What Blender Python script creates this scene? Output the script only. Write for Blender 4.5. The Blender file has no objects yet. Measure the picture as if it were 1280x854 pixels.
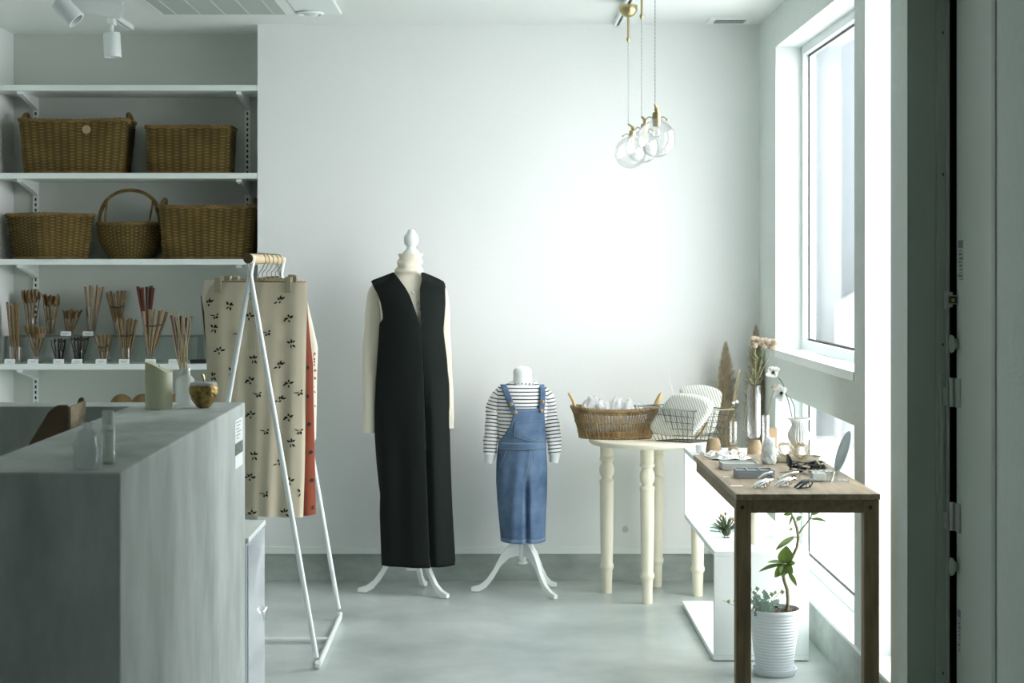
import bpy, math, random
from mathutils import Vector, Matrix, Euler, noise
random.seed(7)
PI = math.pi
SC = bpy.context.scene
COL = SC.collection

# ------------------------------------------------------------ camera, sky, exposure
F = 2190.0                     # focal length in pixels of the 1280 px wide frame
VX, VY, EYE = 617.0, 337.0, 1.40
cam_d = bpy.data.cameras.new('camera')
cam = bpy.data.objects.new('camera', cam_d)
COL.objects.link(cam)
cam.location = (0, 0, EYE)
cam.rotation_euler = (PI / 2, 0, 0)
cam_d.sensor_width = 36.0
cam_d.lens = F * 36.0 / 1280.0
cam_d.shift_x = (640 - VX) / 1280.0
cam_d.shift_y = -(427 - VY) / 1280.0
cam_d.clip_start = 0.05
cam_d.clip_end = 200
cam_d.dof.use_dof = True
cam_d.dof.focus_distance = 6.4
cam_d.dof.aperture_fstop = 6.3
SC.camera = cam

world = bpy.data.worlds.new('overcast_sky')
SC.world = world
world.use_nodes = True
wn = world.node_tree
bg = wn.nodes['Background']
SKY_STRENGTH = 10.4
bg.inputs['Color'].default_value = (0.965, 0.985, 1.0, 1)
bg.inputs['Strength'].default_value = SKY_STRENGTH

SC.view_settings.view_transform = 'Standard'
SC.view_settings.look = 'None'
SC.view_settings.gamma = 1.0
SC.view_settings.use_curve_mapping = False
SC.view_settings.exposure = 0.03
SC.cycles.max_bounces = 14
SC.cycles.diffuse_bounces = 8
SC.cycles.transparent_max_bounces = 24
SC.cycles.caustics_reflective = False
SC.cycles.caustics_refractive = False
SC.cycles.use_denoising = True
SC.cycles.sample_clamp_indirect = 6.0

def portal(name, loc, sx, sy, rot=(0, PI / 2, 0)):
    """Sampling portals over the window openings: they guide sky rays, they give no light of their own."""
    d = bpy.data.lights.new(name, 'AREA')
    d.shape = 'RECTANGLE'; d.size = sx; d.size_y = sy
    d.cycles.is_portal = True
    o = bpy.data.objects.new(name, d)
    o.location = loc; o.rotation_euler = rot
    COL.objects.link(o)

# ------------------------------------------------------------ helpers: projection from the measured frame
def PX(px, s): return (px - VX) / s
def PZ(py, s): return EYE + (VY - py) / s
def P(px, py, s): return Vector((PX(px, s), F / s, PZ(py, s)))
def on(px, py, h):
    """point of a horizontal surface at height h that is seen at px, py"""
    s = (py - VY) / (EYE - h)
    return Vector((PX(px, s), F / s, h))

# ------------------------------------------------------------ materials
def lin(r, g, b):
    f = lambda c: (c / 255) / 12.92 if c / 255 <= .04045 else ((c / 255 + .055) / 1.055) ** 2.4
    return (f(r), f(g), f(b))

MATS = {}
def M(name, col, rough=.5, metal=0.0, var=0.0, vs=8.0, bump=0.0, bs=60.0, stretch=(1, 1, 1), col2=None, spec=.5, sheen=0, alpha=None, sss=0):
    m = bpy.data.materials.new(name); m.use_nodes = True
    nt = m.node_tree; N = nt.nodes; L = nt.links
    b = N['Principled BSDF']
    b.inputs['Base Color'].default_value = (*col, 1)
    b.inputs['Roughness'].default_value = rough
    b.inputs['Metallic'].default_value = metal
    b.inputs['Specular IOR Level'].default_value = spec
    if sheen: b.inputs['Sheen Weight'].default_value = sheen
    if sss:
        b.inputs['Subsurface Weight'].default_value = sss
        b.inputs['Subsurface Scale'].default_value = .01
    tc = N.new('ShaderNodeTexCoord'); mp = N.new('ShaderNodeMapping')
    mp.inputs['Scale'].default_value = stretch
    L.new(tc.outputs['Object'], mp.inputs['Vector'])
    if var or col2:
        n = N.new('ShaderNodeTexNoise'); n.inputs['Scale'].default_value = vs
        n.inputs['Detail'].default_value = 6; n.inputs['Roughness'].default_value = .6
        L.new(mp.outputs['Vector'], n.inputs['Vector'])
        r = N.new('ShaderNodeValToRGB')
        r.color_ramp.elements[0].position = .32; r.color_ramp.elements[1].position = .68
        c2 = col2 or tuple(min(1, c * (1 + var)) for c in col)
        c1 = col if col2 else tuple(c * (1 - var) for c in col)
        r.color_ramp.elements[0].color = (*c1, 1); r.color_ramp.elements[1].color = (*c2, 1)
        L.new(n.outputs['Fac'], r.inputs['Fac']); L.new(r.outputs['Color'], b.inputs['Base Color'])
    if bump:
        n2 = N.new('ShaderNodeTexNoise'); n2.inputs['Scale'].default_value = bs
        n2.inputs['Detail'].default_value = 4
        L.new(mp.outputs['Vector'], n2.inputs['Vector'])
        bp = N.new('ShaderNodeBump'); bp.inputs['Strength'].default_value = bump
        bp.inputs['Distance'].default_value = .01
        L.new(n2.outputs['Fac'], bp.inputs['Height']); L.new(bp.outputs['Normal'], b.inputs['Normal'])
    MATS[name] = m
    return m

def glass_mat(name, tint=(1, 1, 1), base=.05, edge=.75, rough=.02, milky=0.0, milk=(.8, .85, .85)):
    """thin glass: clear straight on, reflecting at grazing angles"""
    m = bpy.data.materials.new(name); m.use_nodes = True
    nt = m.node_tree; N = nt.nodes; L = nt.links
    N.remove(N['Principled BSDF'])
    out = N['Material Output']
    t = N.new('ShaderNodeBsdfTransparent'); t.inputs['Color'].default_value = (*tint, 1)
    g = N.new('ShaderNodeBsdfGlossy'); g.inputs['Roughness'].default_value = rough
    lw = N.new('ShaderNodeLayerWeight'); lw.inputs['Blend'].default_value = .35
    mr = N.new('ShaderNodeMapRange'); mr.inputs['To Min'].default_value = base; mr.inputs['To Max'].default_value = edge
    L.new(lw.outputs['Facing'], mr.inputs['Value'])
    mx = N.new('ShaderNodeMixShader')
    L.new(mr.outputs['Result'], mx.inputs[0]); L.new(t.outputs[0], mx.inputs[1]); L.new(g.outputs[0], mx.inputs[2])
    tr = N.new('ShaderNodeMapRange'); tr.inputs['From Min'].default_value = .55; tr.inputs['To Min'].default_value = 1; tr.inputs['To Max'].default_value = .55
    L.new(lw.outputs['Facing'], tr.inputs['Value'])
    vm = N.new('ShaderNodeVectorMath'); vm.operation = 'SCALE'; vm.inputs[0].default_value = tint
    if name != 'window_glass': L.new(tr.outputs['Result'], vm.inputs['Scale']); L.new(vm.outputs[0], t.inputs['Color'])
    last = mx
    if milky:
        d = N.new('ShaderNodeBsdfDiffuse'); d.inputs['Color'].default_value = (*milk, 1)
        tl = N.new('ShaderNodeBsdfTranslucent'); tl.inputs['Color'].default_value = (*milk, 1)
        a = N.new('ShaderNodeMixShader'); a.inputs[0].default_value = .5
        L.new(d.outputs[0], a.inputs[1]); L.new(tl.outputs[0], a.inputs[2])
        q = N.new('ShaderNodeMixShader'); q.inputs[0].default_value = milky
        L.new(mx.outputs[0], q.inputs[1]); L.new(a.outputs[0], q.inputs[2]); last = q
    L.new(last.outputs[0], out.inputs['Surface'])
    MATS[name] = m
    return m

def translucent_mat(name, col, fac=.35, var=0.1, vs=20):
    m = M(name, col, .8, var=var, vs=vs, spec=.1)
    nt = m.node_tree; N = nt.nodes; L = nt.links
    b = N['Principled BSDF']; out = N['Material Output']
    tl = N.new('ShaderNodeBsdfTranslucent')
    src = b.inputs['Base Color'].links[0].from_socket if b.inputs['Base Color'].links else None
    if src: L.new(src, tl.inputs['Color'])
    else: tl.inputs['Color'].default_value = (*col, 1)
    mx = N.new('ShaderNodeMixShader'); mx.inputs[0].default_value = fac
    L.new(b.outputs[0], mx.inputs[1]); L.new(tl.outputs[0], mx.inputs[2]); L.new(mx.outputs[0], out.inputs['Surface'])
    return m

def stripe_mat(name, base, stripe, pitch, width, rough=.85):
    """woven stripes across the length of the cloth (UV v runs in metres)"""
    m = M(name, base, rough, spec=.2, bump=.15, bs=300)
    nt = m.node_tree; N = nt.nodes; L = nt.links; b = N['Principled BSDF']
    uv = N.new('ShaderNodeTexCoord'); sp = N.new('ShaderNodeSeparateXYZ')
    L.new(uv.outputs['UV'], sp.inputs[0])
    dv = N.new('ShaderNodeMath'); dv.operation = 'DIVIDE'; dv.inputs[1].default_value = pitch
    fr = N.new('ShaderNodeMath'); fr.operation = 'FRACT'
    lt = N.new('ShaderNodeMath'); lt.operation = 'LESS_THAN'; lt.inputs[1].default_value = width / pitch
    L.new(sp.outputs['Y'], dv.inputs[0]); L.new(dv.outputs[0], fr.inputs[0]); L.new(fr.outputs[0], lt.inputs[0])
    mx = N.new('ShaderNodeMix'); mx.data_type = 'RGBA'
    mx.inputs['A'].default_value = (*base, 1); mx.inputs['B'].default_value = (*stripe, 1)
    L.new(lt.outputs[0], mx.inputs['Factor']); L.new(mx.outputs['Result'], b.inputs['Base Color'])
    return m

m_wall = M('wall_paint', (.865, .885, .875), .75, bump=.06, bs=120, spec=.2)
m_wallpaper = M('woven_wallpaper', (.70, .76, .725), .85, var=.03, vs=60, bump=.25, bs=220, spec=.15, stretch=(1, 1, .5))
m_ceil = M('ceiling_paint', (.83, .855, .835), .8, spec=.2)
m_trim = M('white_trim', (.86, .91, .89), .4)
m_alcove_shaded = M('alcove_shaded_white', (.64, .675, .63), .75, spec=.2)  # white wall paint copied darker, the alcove's shade put into the colour
m_shelf = M('shelf_white', (.80, .86, .83), .35)
m_floor = M('floor_concrete', lin(160, 171, 168), .30, col2=lin(206, 213, 210), vs=1.8, bump=.03, bs=14, spec=.45)
m_plinth = M('plinth_concrete', lin(152, 161, 155), .65, col2=lin(188, 196, 191), vs=5, bump=.1, bs=30, stretch=(1, 1, 2))
m_counter = M('counter_mortar', lin(160, 170, 164), .50, col2=lin(216, 222, 219), vs=5.0, bump=.06, bs=25, stretch=(1, .6, .3), spec=.35)
m_metal_frame = M('window_frame_white', (.80, .85, .84), .35)
m_gasket = M('black_gasket', (.008, .012, .011), .5)
m_doorpaint = M('door_steel_paint', (.52, .58, .53), .45, var=.03, vs=3)
m_framepaint = M('door_frame_paint', (.33, .38, .335), .5, var=.03, vs=3)
m_hinge = M('hinge_steel', (.42, .46, .42), .45, metal=.4)
m_glass = glass_mat('clear_glass')
m_winglass = glass_mat('window_glass', base=.02, edge=.35)
m_darkglass = glass_mat('smoky_glass', tint=(.30, .33, .33), base=.05, edge=.6)
m_cord = M('grey_cord', (.26, .26, .25), .8)
m_cord2 = M('white_cord', (.78, .80, .79), .8)
m_reveal = M('reveal_paint', (.74, .78, .77), .6)
m_globe = glass_mat('lamp_globe_glass', base=.03, edge=.8, milky=.05)
m_acryl = glass_mat('clear_acrylic', tint=(.93, .96, .95), base=.06, edge=.5, milky=.05)
m_frost = glass_mat('frosted_white_glass', base=.05, edge=.3, milky=.8)
m_organza = glass_mat('white_organza', base=.02, edge=.3, rough=.3, milky=.5, milk=(.75, .8, .8))
m_brass = M('brass', (.52, .43, .22), .32, metal=1.0)
m_brass_pale = M('pale_brass', (.40, .37, .25), .35, metal=.9)
m_white_metal = M('white_metal', (.82, .87, .86), .35)
m_white_wood = M('white_painted_wood', (.86, .90, .89), .4)
m_cream_wood = M('cream_painted_wood', lin(232, 226, 205), .45, var=.02, vs=4)
m_oak = M('oak_stained', lin(108, 92, 66), .55, col2=lin(150, 132, 100), vs=9, bump=.1, bs=40, stretch=(6, .5, 6))
m_oak_top = M('oak_top', lin(128, 112, 86), .42, col2=lin(178, 160, 132), vs=7, bump=.06, bs=40, stretch=(6, .5, 6))
m_oak_v = M('oak_leg', lin(108, 92, 66), .55, col2=lin(148, 130, 98), vs=9, bump=.1, bs=40, stretch=(6, 6, .5))
m_wicker = M('wicker_dark', lin(84, 64, 32), .7, col2=lin(142, 115, 66), vs=14, bump=.2, bs=160, stretch=(1, 1, 3))
def weave_mat(name, dark, mid, light):
    m = M(name, mid, .75, bump=.15, bs=200, spec=.25)
    nt = m.node_tree; N = nt.nodes; L = nt.links; b = N['Principled BSDF']
    tc = N.new('ShaderNodeTexCoord'); sp = N.new('ShaderNodeSeparateXYZ'); L.new(tc.outputs['UV'], sp.inputs[0])
    def math_(op, a, b_=None):
        n = N.new('ShaderNodeMath'); n.operation = op
        for i, x in enumerate((a, b_)):
            if x is None: continue
            if isinstance(x, (int, float)): n.inputs[i].default_value = x
            else: L.new(x, n.inputs[i])
        return n.outputs[0]
    u, v = sp.outputs['X'], sp.outputs['Y']
    row = math_('FLOOR', v)
    over = math_('COSINE', math_('MULTIPLY', math_('ADD', u, row), PI))           # over or under the stake
    gap = math_('POWER', math_('ABSOLUTE', math_('SINE', math_('MULTIPLY', v, PI))), .6)  # darkens grooves between rows: dirt and occlusion put into the colour
    stake = math_('ABSOLUTE', math_('COSINE', math_('MULTIPLY', u, PI)))
    f = math_('MULTIPLY', gap, math_('ADD', math_('MULTIPLY', over, .13), math_('ADD', math_('MULTIPLY', stake, .34), .36)))
    nz_ = N.new('ShaderNodeTexNoise'); nz_.inputs['Scale'].default_value = 9; L.new(tc.outputs['Object'], nz_.inputs['Vector'])
    f2 = math_('ADD', f, math_('MULTIPLY', math_('SUBTRACT', nz_.outputs['Fac'], .5), .5))
    r = N.new('ShaderNodeValToRGB'); e = r.color_ramp.elements
    e[0].position = .05; e[0].color = (*dark, 1); e[1].position = .95; e[1].color = (*light, 1)
    q = r.color_ramp.elements.new(.5); q.color = (*mid, 1)
    L.new(f2, r.inputs['Fac']); L.new(r.outputs['Color'], b.inputs['Base Color'])
    return m
m_weave = weave_mat('wicker_weave', lin(44, 36, 16), lin(100, 83, 42), lin(158, 136, 82))
m_wicker_l = M('wicker_light', lin(112, 88, 54), .6, col2=lin(168, 142, 100), vs=16, bump=.1, bs=160)
m_bamboo = M('bamboo', lin(200, 172, 122), .5, var=.15, vs=20)
m_utwood = M('utensil_wood', lin(96, 76, 44), .6, col2=lin(144, 118, 76), vs=9, stretch=(3, 3, .4))
m_utpale = M('utensil_pale_wood', lin(134, 112, 84), .6, col2=lin(164, 142, 112), vs=9, stretch=(3, 3, .4))
m_utdark = M('utensil_dark', lin(46, 34, 26), .6)
m_utred = M('red_brown_tip', lin(98, 48, 32), .5)
m_utgreen = M('green_grey_tip', lin(56, 72, 66), .5)
m_ringband = M('dark_band', (.015, .02, .022), .6)
m_darkwood = M('rod_end_wood', lin(96, 76, 56), .6)
m_beech = M('beech_rod', lin(206, 186, 150), .5, var=.08, vs=20)
m_black_cloth = M('black_dress_cloth', (.0075, .0115, .0100), .8, bump=.08, bs=500, spec=.22)
m_cream_knit = M('cream_knit', lin(236, 230, 212), .9, bump=.15, bs=260, spec=.1, sheen=.2)
m_mann = M('mannequin_white', (.86, .90, .89), .5)
m_canvas = M('mannequin_canvas', (.85, .87, .83), .9)
m_stripe = stripe_mat('striped_jersey', (.84, .85, .84), (.02, .025, .03), .0155, .0045)
m_cuff = M('pale_grey_rib', (.72, .75, .75), .9, bump=.3, bs=200)
m_denim = M('denim', lin(70, 92, 122), .85, col2=lin(108, 132, 160), vs=9, bump=.25, bs=420, spec=.15)
m_denim_l = M('denim_worn', lin(104, 130, 160), .9, bump=.2, bs=420)
m_stitch = M('denim_stitch', lin(142, 152, 160), .8)
m_button = M('brass_button', lin(190, 160, 100), .35, metal=.6)
m_skirt = M('cream_linen', lin(205, 195, 172), .9, bump=.12, bs=400, spec=.1, var=.02, vs=5)
m_rust = M('rust_linen', lin(140, 76, 58), .9, bump=.12, bs=400, spec=.1)
m_floralc = M('pale_floral_linen', lin(222, 215, 200), .9, bump=.12, bs=400, spec=.1)
m_print = M('dark_green_print', lin(34, 42, 30), .9)
m_printred = M('red_print', lin(150, 40, 40), .9)
m_candle = M('candle_wax', lin(206, 208, 178), .45, sss=.3)
m_gold = M('gold_mosaic', lin(84, 64, 30), .28, metal=.85, col2=lin(190, 164, 104), vs=70, bump=.4, bs=90)
m_reed = M('reed', lin(206, 190, 152), .7, var=.1, vs=20)
m_card = M('white_card', (.84, .88, .88), .7)
m_photo = M('card_photo_print', lin(38, 52, 60), .6, col2=lin(120, 130, 110), vs=60)
m_ink = M('grey_ink', (.22, .25, .25), .8)
m_tagmat = M('kraft_tag', lin(176, 152, 120), .8)
m_gloss_white = M('gloss_cabinet', (.64, .69, .73), .08, spec=.7)
m_plaster = M('white_ceramic', (.86, .88, .86), .6, bump=.1, bs=100)
m_pot = M('white_pot_plastic', (.78, .83, .86), .4)
m_bark = M('bark_chips', lin(60, 52, 42), .9, col2=lin(116, 104, 90), vs=60)
m_trunk = M('plant_trunk', lin(92, 92, 66), .8, col2=lin(140, 138, 104), vs=40, bump=.3, bs=120)
m_leaf = translucent_mat('leaf_green', lin(90, 112, 54), .25, .2, 20)
m_leaf_pale = translucent_mat('leaf_pale', lin(128, 146, 100), .25, .15, 20)
m_ivy = translucent_mat('ivy_grey_green', lin(128, 150, 138), .25, .25, 30)
m_air = translucent_mat('air_plant', lin(92, 104, 76), .25, .2, 30)
m_orange = M('orange_bud', lin(158, 132, 84), .7)
m_pampas = translucent_mat('pampas', lin(198, 186, 162), .35, .3, 18)
m_dry = translucent_mat('dried_stem', lin(168, 160, 134), .3, .15, 30)
m_drypink = translucent_mat('dried_flower', lin(196, 184, 164), .25, .15, 60)
m_petal = translucent_mat('white_petal', (.88, .89, .86), .35, .03, 20)
m_stemdark = M('dark_stem', (.03, .035, .03), .7)
m_cork = M('cork', lin(140, 120, 92), .85, col2=lin(168, 148, 118), vs=40, bump=.2, bs=140)
m_crystal = M('white_crystal', (.80, .86, .88), .3, bump=.5, bs=60, sss=.3)
m_tray = M('stone_tray', lin(206, 204, 186), .8, var=.05, vs=30)
m_goldwire = M('gold_wire', lin(196, 172, 124), .4, metal=.4)
m_darkleaf = M('dark_dried_leaf', (.012, .018, .017), .6, bump=.2, bs=60)
m_greyfelt = M('grey_velvet', (.30, .35, .37), .85, sheen=.3)
m_palefelt = M('pale_grey_tray', (.56, .60, .59), .8)
m_lace = M('white_lace', (.86, .88, .87), .8)
m_silver = M('silver_clip', (.80, .81, .80), .22, metal=.9)
m_gun = M('dark_metal_clip', (.06, .075, .075), .25, metal=.9)
m_mirrorback = M('pale_blue_plastic', (.52, .62, .66), .3)
m_wire = M('dark_wire', (.09, .10, .095), .45, metal=.7)
m_cushion = translucent_mat('quilted_white_cotton', (.70, .71, .68), .15, .03, 20)
m_stripecotton = stripe_mat('fine_striped_cotton', (.72, .73, .69), (.42, .41, .35), .011, .004)
m_black = M('black_plastic', (.015, .018, .018), .4)
m_stand = M('stand_wood', lin(104, 84, 60), .6, var=.15, vs=10)
m_cane = M('woven_cane', lin(150, 138, 112), .8, var=.25, vs=90, bump=.5, bs=120)
m_ext = M('exterior_render', (.150, .172, .185), .9, bump=.1, bs=30)
m_ext2 = M('exterior_white', (.19, .20, .205), .9)
m_extground = M('exterior_paving', (.62, .64, .64), .9, var=.05, vs=3)
m_room = M('rear_wall_paint', (.42, .47, .44), .85)
m_bulb = M('filament', lin(220, 190, 120), .4)
m_acgrille = M('unit_grille', (.46, .52, .48), .6)
m_void = M('dark_void', (.03, .035, .033), .8)

# ------------------------------------------------------------ mesh building
class MB:
    def __init__(s): s.v = []; s.f = []; s.uv = {}; s.m = []; s.mi = 0
    def add(s, vs, fs, uv=None):
        o = len(s.v)
        s.v += [Vector(v) for v in vs]
        for f in fs:
            s.f.append(tuple(i + o for i in f)); s.m.append(s.mi)
        if uv:
            for i, t in enumerate(uv): s.uv[o + i] = t
        return s
    def box(s, a, b):
        x0, y0, z0 = (min(a[i], b[i]) for i in range(3)); x1, y1, z1 = (max(a[i], b[i]) for i in range(3))
        return s.add([(x0, y0, z0), (x1, y0, z0), (x1, y1, z0), (x0, y1, z0), (x0, y0, z1), (x1, y0, z1), (x1, y1, z1), (x0, y1, z1)],
                     [(3, 2, 1, 0), (4, 5, 6, 7), (0, 1, 5, 4), (1, 2, 6, 5), (2, 3, 7, 6), (3, 0, 4, 7)])
    def tube(s, pts, r, n=8, caps=True, closed=False):
        pts = [Vector(p) for p in pts]; k = len(pts)
        rr = r if isinstance(r, (list, tuple)) else [r] * k
        rings = []; up = None
        for i, p in enumerate(pts):
            if closed: t = pts[(i + 1) % k] - pts[i - 1]
            else: t = pts[min(i + 1, k - 1)] - pts[max(i - 1, 0)]
            t = t.normalized() if t.length > 1e-9 else Vector((0, 0, 1))
            if up is None:
                up = Vector((0, 0, 1)) if abs(t.z) < .9 else Vector((1, 0, 0))
            a = up - t * up.dot(t)
            a = a.normalized() if a.length > 1e-6 else t.orthogonal().normalized()
            up = a; b = t.cross(a)
            rings.append([p + (a * math.cos(2 * PI * j / n) + b * math.sin(2 * PI * j / n)) * rr[i] for j in range(n)])
        return s.loft(rings, caps and not closed, closed)
    def loft(s, rings, caps=True, closed=False, uvlen=True):
        n = len(rings[0]); k = len(rings); vs = [p for r in rings for p in r]; fs = []
        L = 0; uv = []
        for i, r in enumerate(rings):
            if i:
                c0 = sum((Vector(p) for p in rings[i - 1]), Vector()) / n; c1 = sum((Vector(p) for p in r), Vector()) / n
                L += (c1 - c0).length
            uv += [(j / n, L) for j in range(n)]
        for i in range(k if closed else k - 1):
            i2 = (i + 1) % k
            for j in range(n):
                j2 = (j + 1) % n
                fs.append((i * n + j, i * n + j2, i2 * n + j2, i2 * n + j))
        if caps:
            fs.append(tuple(reversed(range(n)))); fs.append(tuple((k - 1) * n + j for j in range(n)))
        return s.add(vs, fs, uv)
    def lathe(s, prof, n=24, c=(0, 0, 0), flute=0, fn=0, sx=1, sy=1, caps=False):
        c = Vector(c); rings = []
        for r, z in prof:
            ring = []
            for j in range(n):
                a = 2 * PI * j / n
                q = r * (1 + flute * math.cos(fn * a)) if fn else r
                ring.append(c + Vector((q * math.cos(a) * sx, q * math.sin(a) * sy, z)))
            rings.append(ring)
        return s.loft(rings, caps)
    def grid(s, fn, nu, nv, wrap=False):
        vs = []; uv = []
        cu = nu if wrap else nu + 1
        for j in range(nv + 1):
            for i in range(cu):
                r = fn(i / nu, j / nv)
                if isinstance(r, tuple) and len(r) == 2 and isinstance(r[0], Vector): vs.append(r[0]); uv.append(r[1])
                else: vs.append(r); uv.append((i / nu, j / nv))
        fs = []
        for j in range(nv):
            for i in range(nu):
                i2 = (i + 1) % cu if wrap else i + 1
                fs.append((j * cu + i, j * cu + i2, (j + 1) * cu + i2, (j + 1) * cu + i))
        return s.add(vs, fs, uv)
    def prism(s, poly, y0, y1, axis='y'):
        n = len(poly)
        def p(a, b, d): return {'y': (a, d, b), 'x': (d, a, b), 'z': (a, b, d)}[axis]
        vs = [p(a, b, y0) for a, b in poly] + [p(a, b, y1) for a, b in poly]
        fs = [tuple(range(n)), tuple(reversed(range(n, 2 * n)))] + [(i, i + n, (i + 1) % n + n, (i + 1) % n) for i in range(n)]
        return s.add(vs, fs)
    def sphere(s, c, r, n=14, k=9, sc=(1, 1, 1)):
        c = Vector(c); rings = []
        for i in range(k + 1):
            a = PI * i / k; q = max(math.sin(a), .002)
            rings.append([c + Vector((r * q * math.cos(2 * PI * j / n) * sc[0], r * q * math.sin(2 * PI * j / n) * sc[1], -r * math.cos(a) * sc[2])) for j in range(n)])
        return s.loft(rings, True)
    def xf(s, mat, start=0):
        for i in range(start, len(s.v)): s.v[i] = mat @ s.v[i]
        return s

def obj(name, mb, mat, parent=None, smooth=True, bevel=0, solid=0, subsurf=0, loc=(0, 0, 0), rot=(0, 0, 0), kind=None, label=None, recalc=True, smooth_angle=40):
    me = bpy.data.meshes.new(name)
    me.from_pydata([tuple(v) for v in mb.v], [], mb.f)
    if mb.uv:
        uvl = me.uv_layers.new(name='UVMap')
        for lp in me.loops: uvl.data[lp.index].uv = mb.uv.get(lp.vertex_index, (0, 0))
    mats = mat if isinstance(mat, (list, tuple)) else [mat]
    for m in mats: me.materials.append(m)
    if len(mats) > 1:
        for i, p in enumerate(me.polygons): p.material_index = mb.m[i]
    if recalc:
        import bmesh
        bm = bmesh.new(); bm.from_mesh(me)
        bmesh.ops.recalc_face_normals(bm, faces=bm.faces); bm.to_mesh(me); bm.free()
    if smooth:
        me.shade_smooth()
        try: me.set_sharp_from_angle(angle=math.radians(smooth_angle))
        except Exception: pass
    me.update()
    o = bpy.data.objects.new(name, me); COL.objects.link(o)
    o.location = loc; o.rotation_euler = rot
    if parent is not None: o.parent = parent
    if bevel:
        b = o.modifiers.new('bevel', 'BEVEL'); b.width = bevel; b.segments = 2; b.limit_method = 'ANGLE'
    if solid:
        b = o.modifiers.new('thickness', 'SOLIDIFY'); b.thickness = solid; b.offset = -1
    if subsurf:
        b = o.modifiers.new('soft', 'SUBSURF'); b.levels = subsurf; b.render_levels = subsurf
    if kind: o['kind'] = kind
    if label: o['label'] = label
    return o

def tag(o, label, cat, group=None, kind=None):
    o['label'] = label; o['category'] = cat
    if group: o['group'] = group
    if kind: o['kind'] = kind
    return o
def thing(name, label, cat, loc=(0, 0, 0), rot=(0, 0, 0), group=None):
    o = bpy.data.objects.new(name, None); COL.objects.link(o)
    o.empty_display_size = .05
    o.location = loc; o.rotation_euler = rot
    return tag(o, label, cat, group)
def struct(name, mb, mat, parent=None, **k):
    o = obj(name, mb, mat, parent, **k)
    if parent is None: o['kind'] = 'structure'
    return o
def dup(root, loc=None, rot=None, label=None, group=None):
    r = root.copy(); COL.objects.link(r)
    if loc is not None: r.location = loc
    if rot is not None: r.rotation_euler = rot
    if label: r['label'] = label
    if group: r['group'] = group
    for ch in list(root.children):
        c = ch.copy(); COL.objects.link(c); c.parent = r
        for g in list(ch.children):
            d = g.copy(); COL.objects.link(d); d.parent = c
    return r
def lerp(a, b, t): return a + (b - a) * t
def interp(tab, x):
    if x <= tab[0][0]: return tab[0][1]
    for (a, p), (b, q) in zip(tab, tab[1:]):
        if x <= b: return lerp(p, q, (x - a) / (b - a) if b > a else 0)
    return tab[-1][1]
def smooth01(t): t = max(0, min(1, t)); return t * t * (3 - 2 * t)
def nz(x, y=0, z=0): return noise.noise(Vector((x, y, z)))
# ============================================================ THE SETTING
YB, YA, XR, XA, XL, ZC = 7.86, 8.18, 1.19, -1.059, -2.24, 2.50
struct('floor', MB().box((-4.3, -4.2, -.1), (1.40, 8.35, 0)), m_floor, smooth=False)
struct('ceiling', MB().box((-4.3, -4.2, ZC), (1.40, 8.35, ZC + .1)), m_ceil, smooth=False)
struct('wall_back', MB().box((XA, YB, .126), (1.40, 8.30, ZC)), m_wall, smooth=False)
struct('wall_alcove', MB().box((XL - .1, YA, 0), (XA, 8.30, ZC)), m_alcove_shaded, smooth=False)
struct('wall_left', MB().box((XL - .1, 6.6, 0), (XL, YA, ZC)).box((-4.3, 6.5, 0), (XL, 6.6, ZC)).box((-4.3, -4.2, 0), (-4.2, 6.6, ZC)), m_wall, smooth=False)
struct('wall_rear', MB().box((-4.3, -4.2, 0), (-1.8, -4.1, ZC)).box((-1.2, -4.2, 0), (1.40, -4.1, ZC)).box((-1.8, -4.2, 2.0), (-1.2, -4.1, ZC)).box((-1.8, -4.2, 0), (-1.2, -4.1, 1.1)), m_room, smooth=False)
wf = struct('window_4', MB().box((-1.8, -4.17, 1.1), (-1.76, -4.12, 2.0)).box((-1.24, -4.17, 1.1), (-1.2, -4.12, 2.0)).box((-1.76, -4.17, 1.1), (-1.24, -4.12, 1.14)).box((-1.76, -4.17, 1.96), (-1.24, -4.12, 2.0)), m_metal_frame, smooth=False)  # added unseen window, lets sky light fill the camera-facing surfaces
obj('pane', MB().box((-1.76, -4.147, 1.14), (-1.24, -4.143, 1.96)), m_winglass, wf, smooth=False)  # pane of the added unseen window
portal('sky_portal', (-1.5, -4.19, 1.55),   .6, .9, (PI / 2, 0, 0))
struct('trim_1', MB().box((XA, YB + .008, 0), (XR + .1, 8.30, .126)), m_plinth, smooth=False)
struct('baseboard_back', MB().box((XA, YB - .006, .124), (XR, YB + .004, .156)), m_trim, smooth=False, bevel=.002)
# right wall with its two window openings, the tall slit and the door opening
wr = MB()
W1 = 1.36
for y0, y1, z0, z1 in [(7.40, 8.30, .155, ZC), (5.78, 7.40, 2.343, ZC), (5.78, 7.40, .888, 1.036), (5.62, 5.78, .155, ZC),
                       (5.25, 5.62, 2.42, ZC), (5.03, 5.25, .155, ZC), (4.16, 5.03, 2.3, ZC)]:
    wr.box((XR, y0, z0), (W1, y1, z1))
struct('wall_right', wr, m_wallpaper, smooth=False)
struct('wall_right_near', MB().box((XR, -4.2, 0), (W1 + .04, 4.16, ZC)), m_wallpaper, smooth=False)
struct('trim_2', MB().box((XR + .004, 5.03, 0), (W1, 7.90, .150)), m_plinth, smooth=False)
struct('trim_3', MB().box((XR - .004, 5.25, .150), (W1, 7.40, .162)).box((XR - .004, 5.78, 1.030), (1.30, 7.40, 1.062)), m_trim, smooth=False, bevel=.002)
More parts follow.
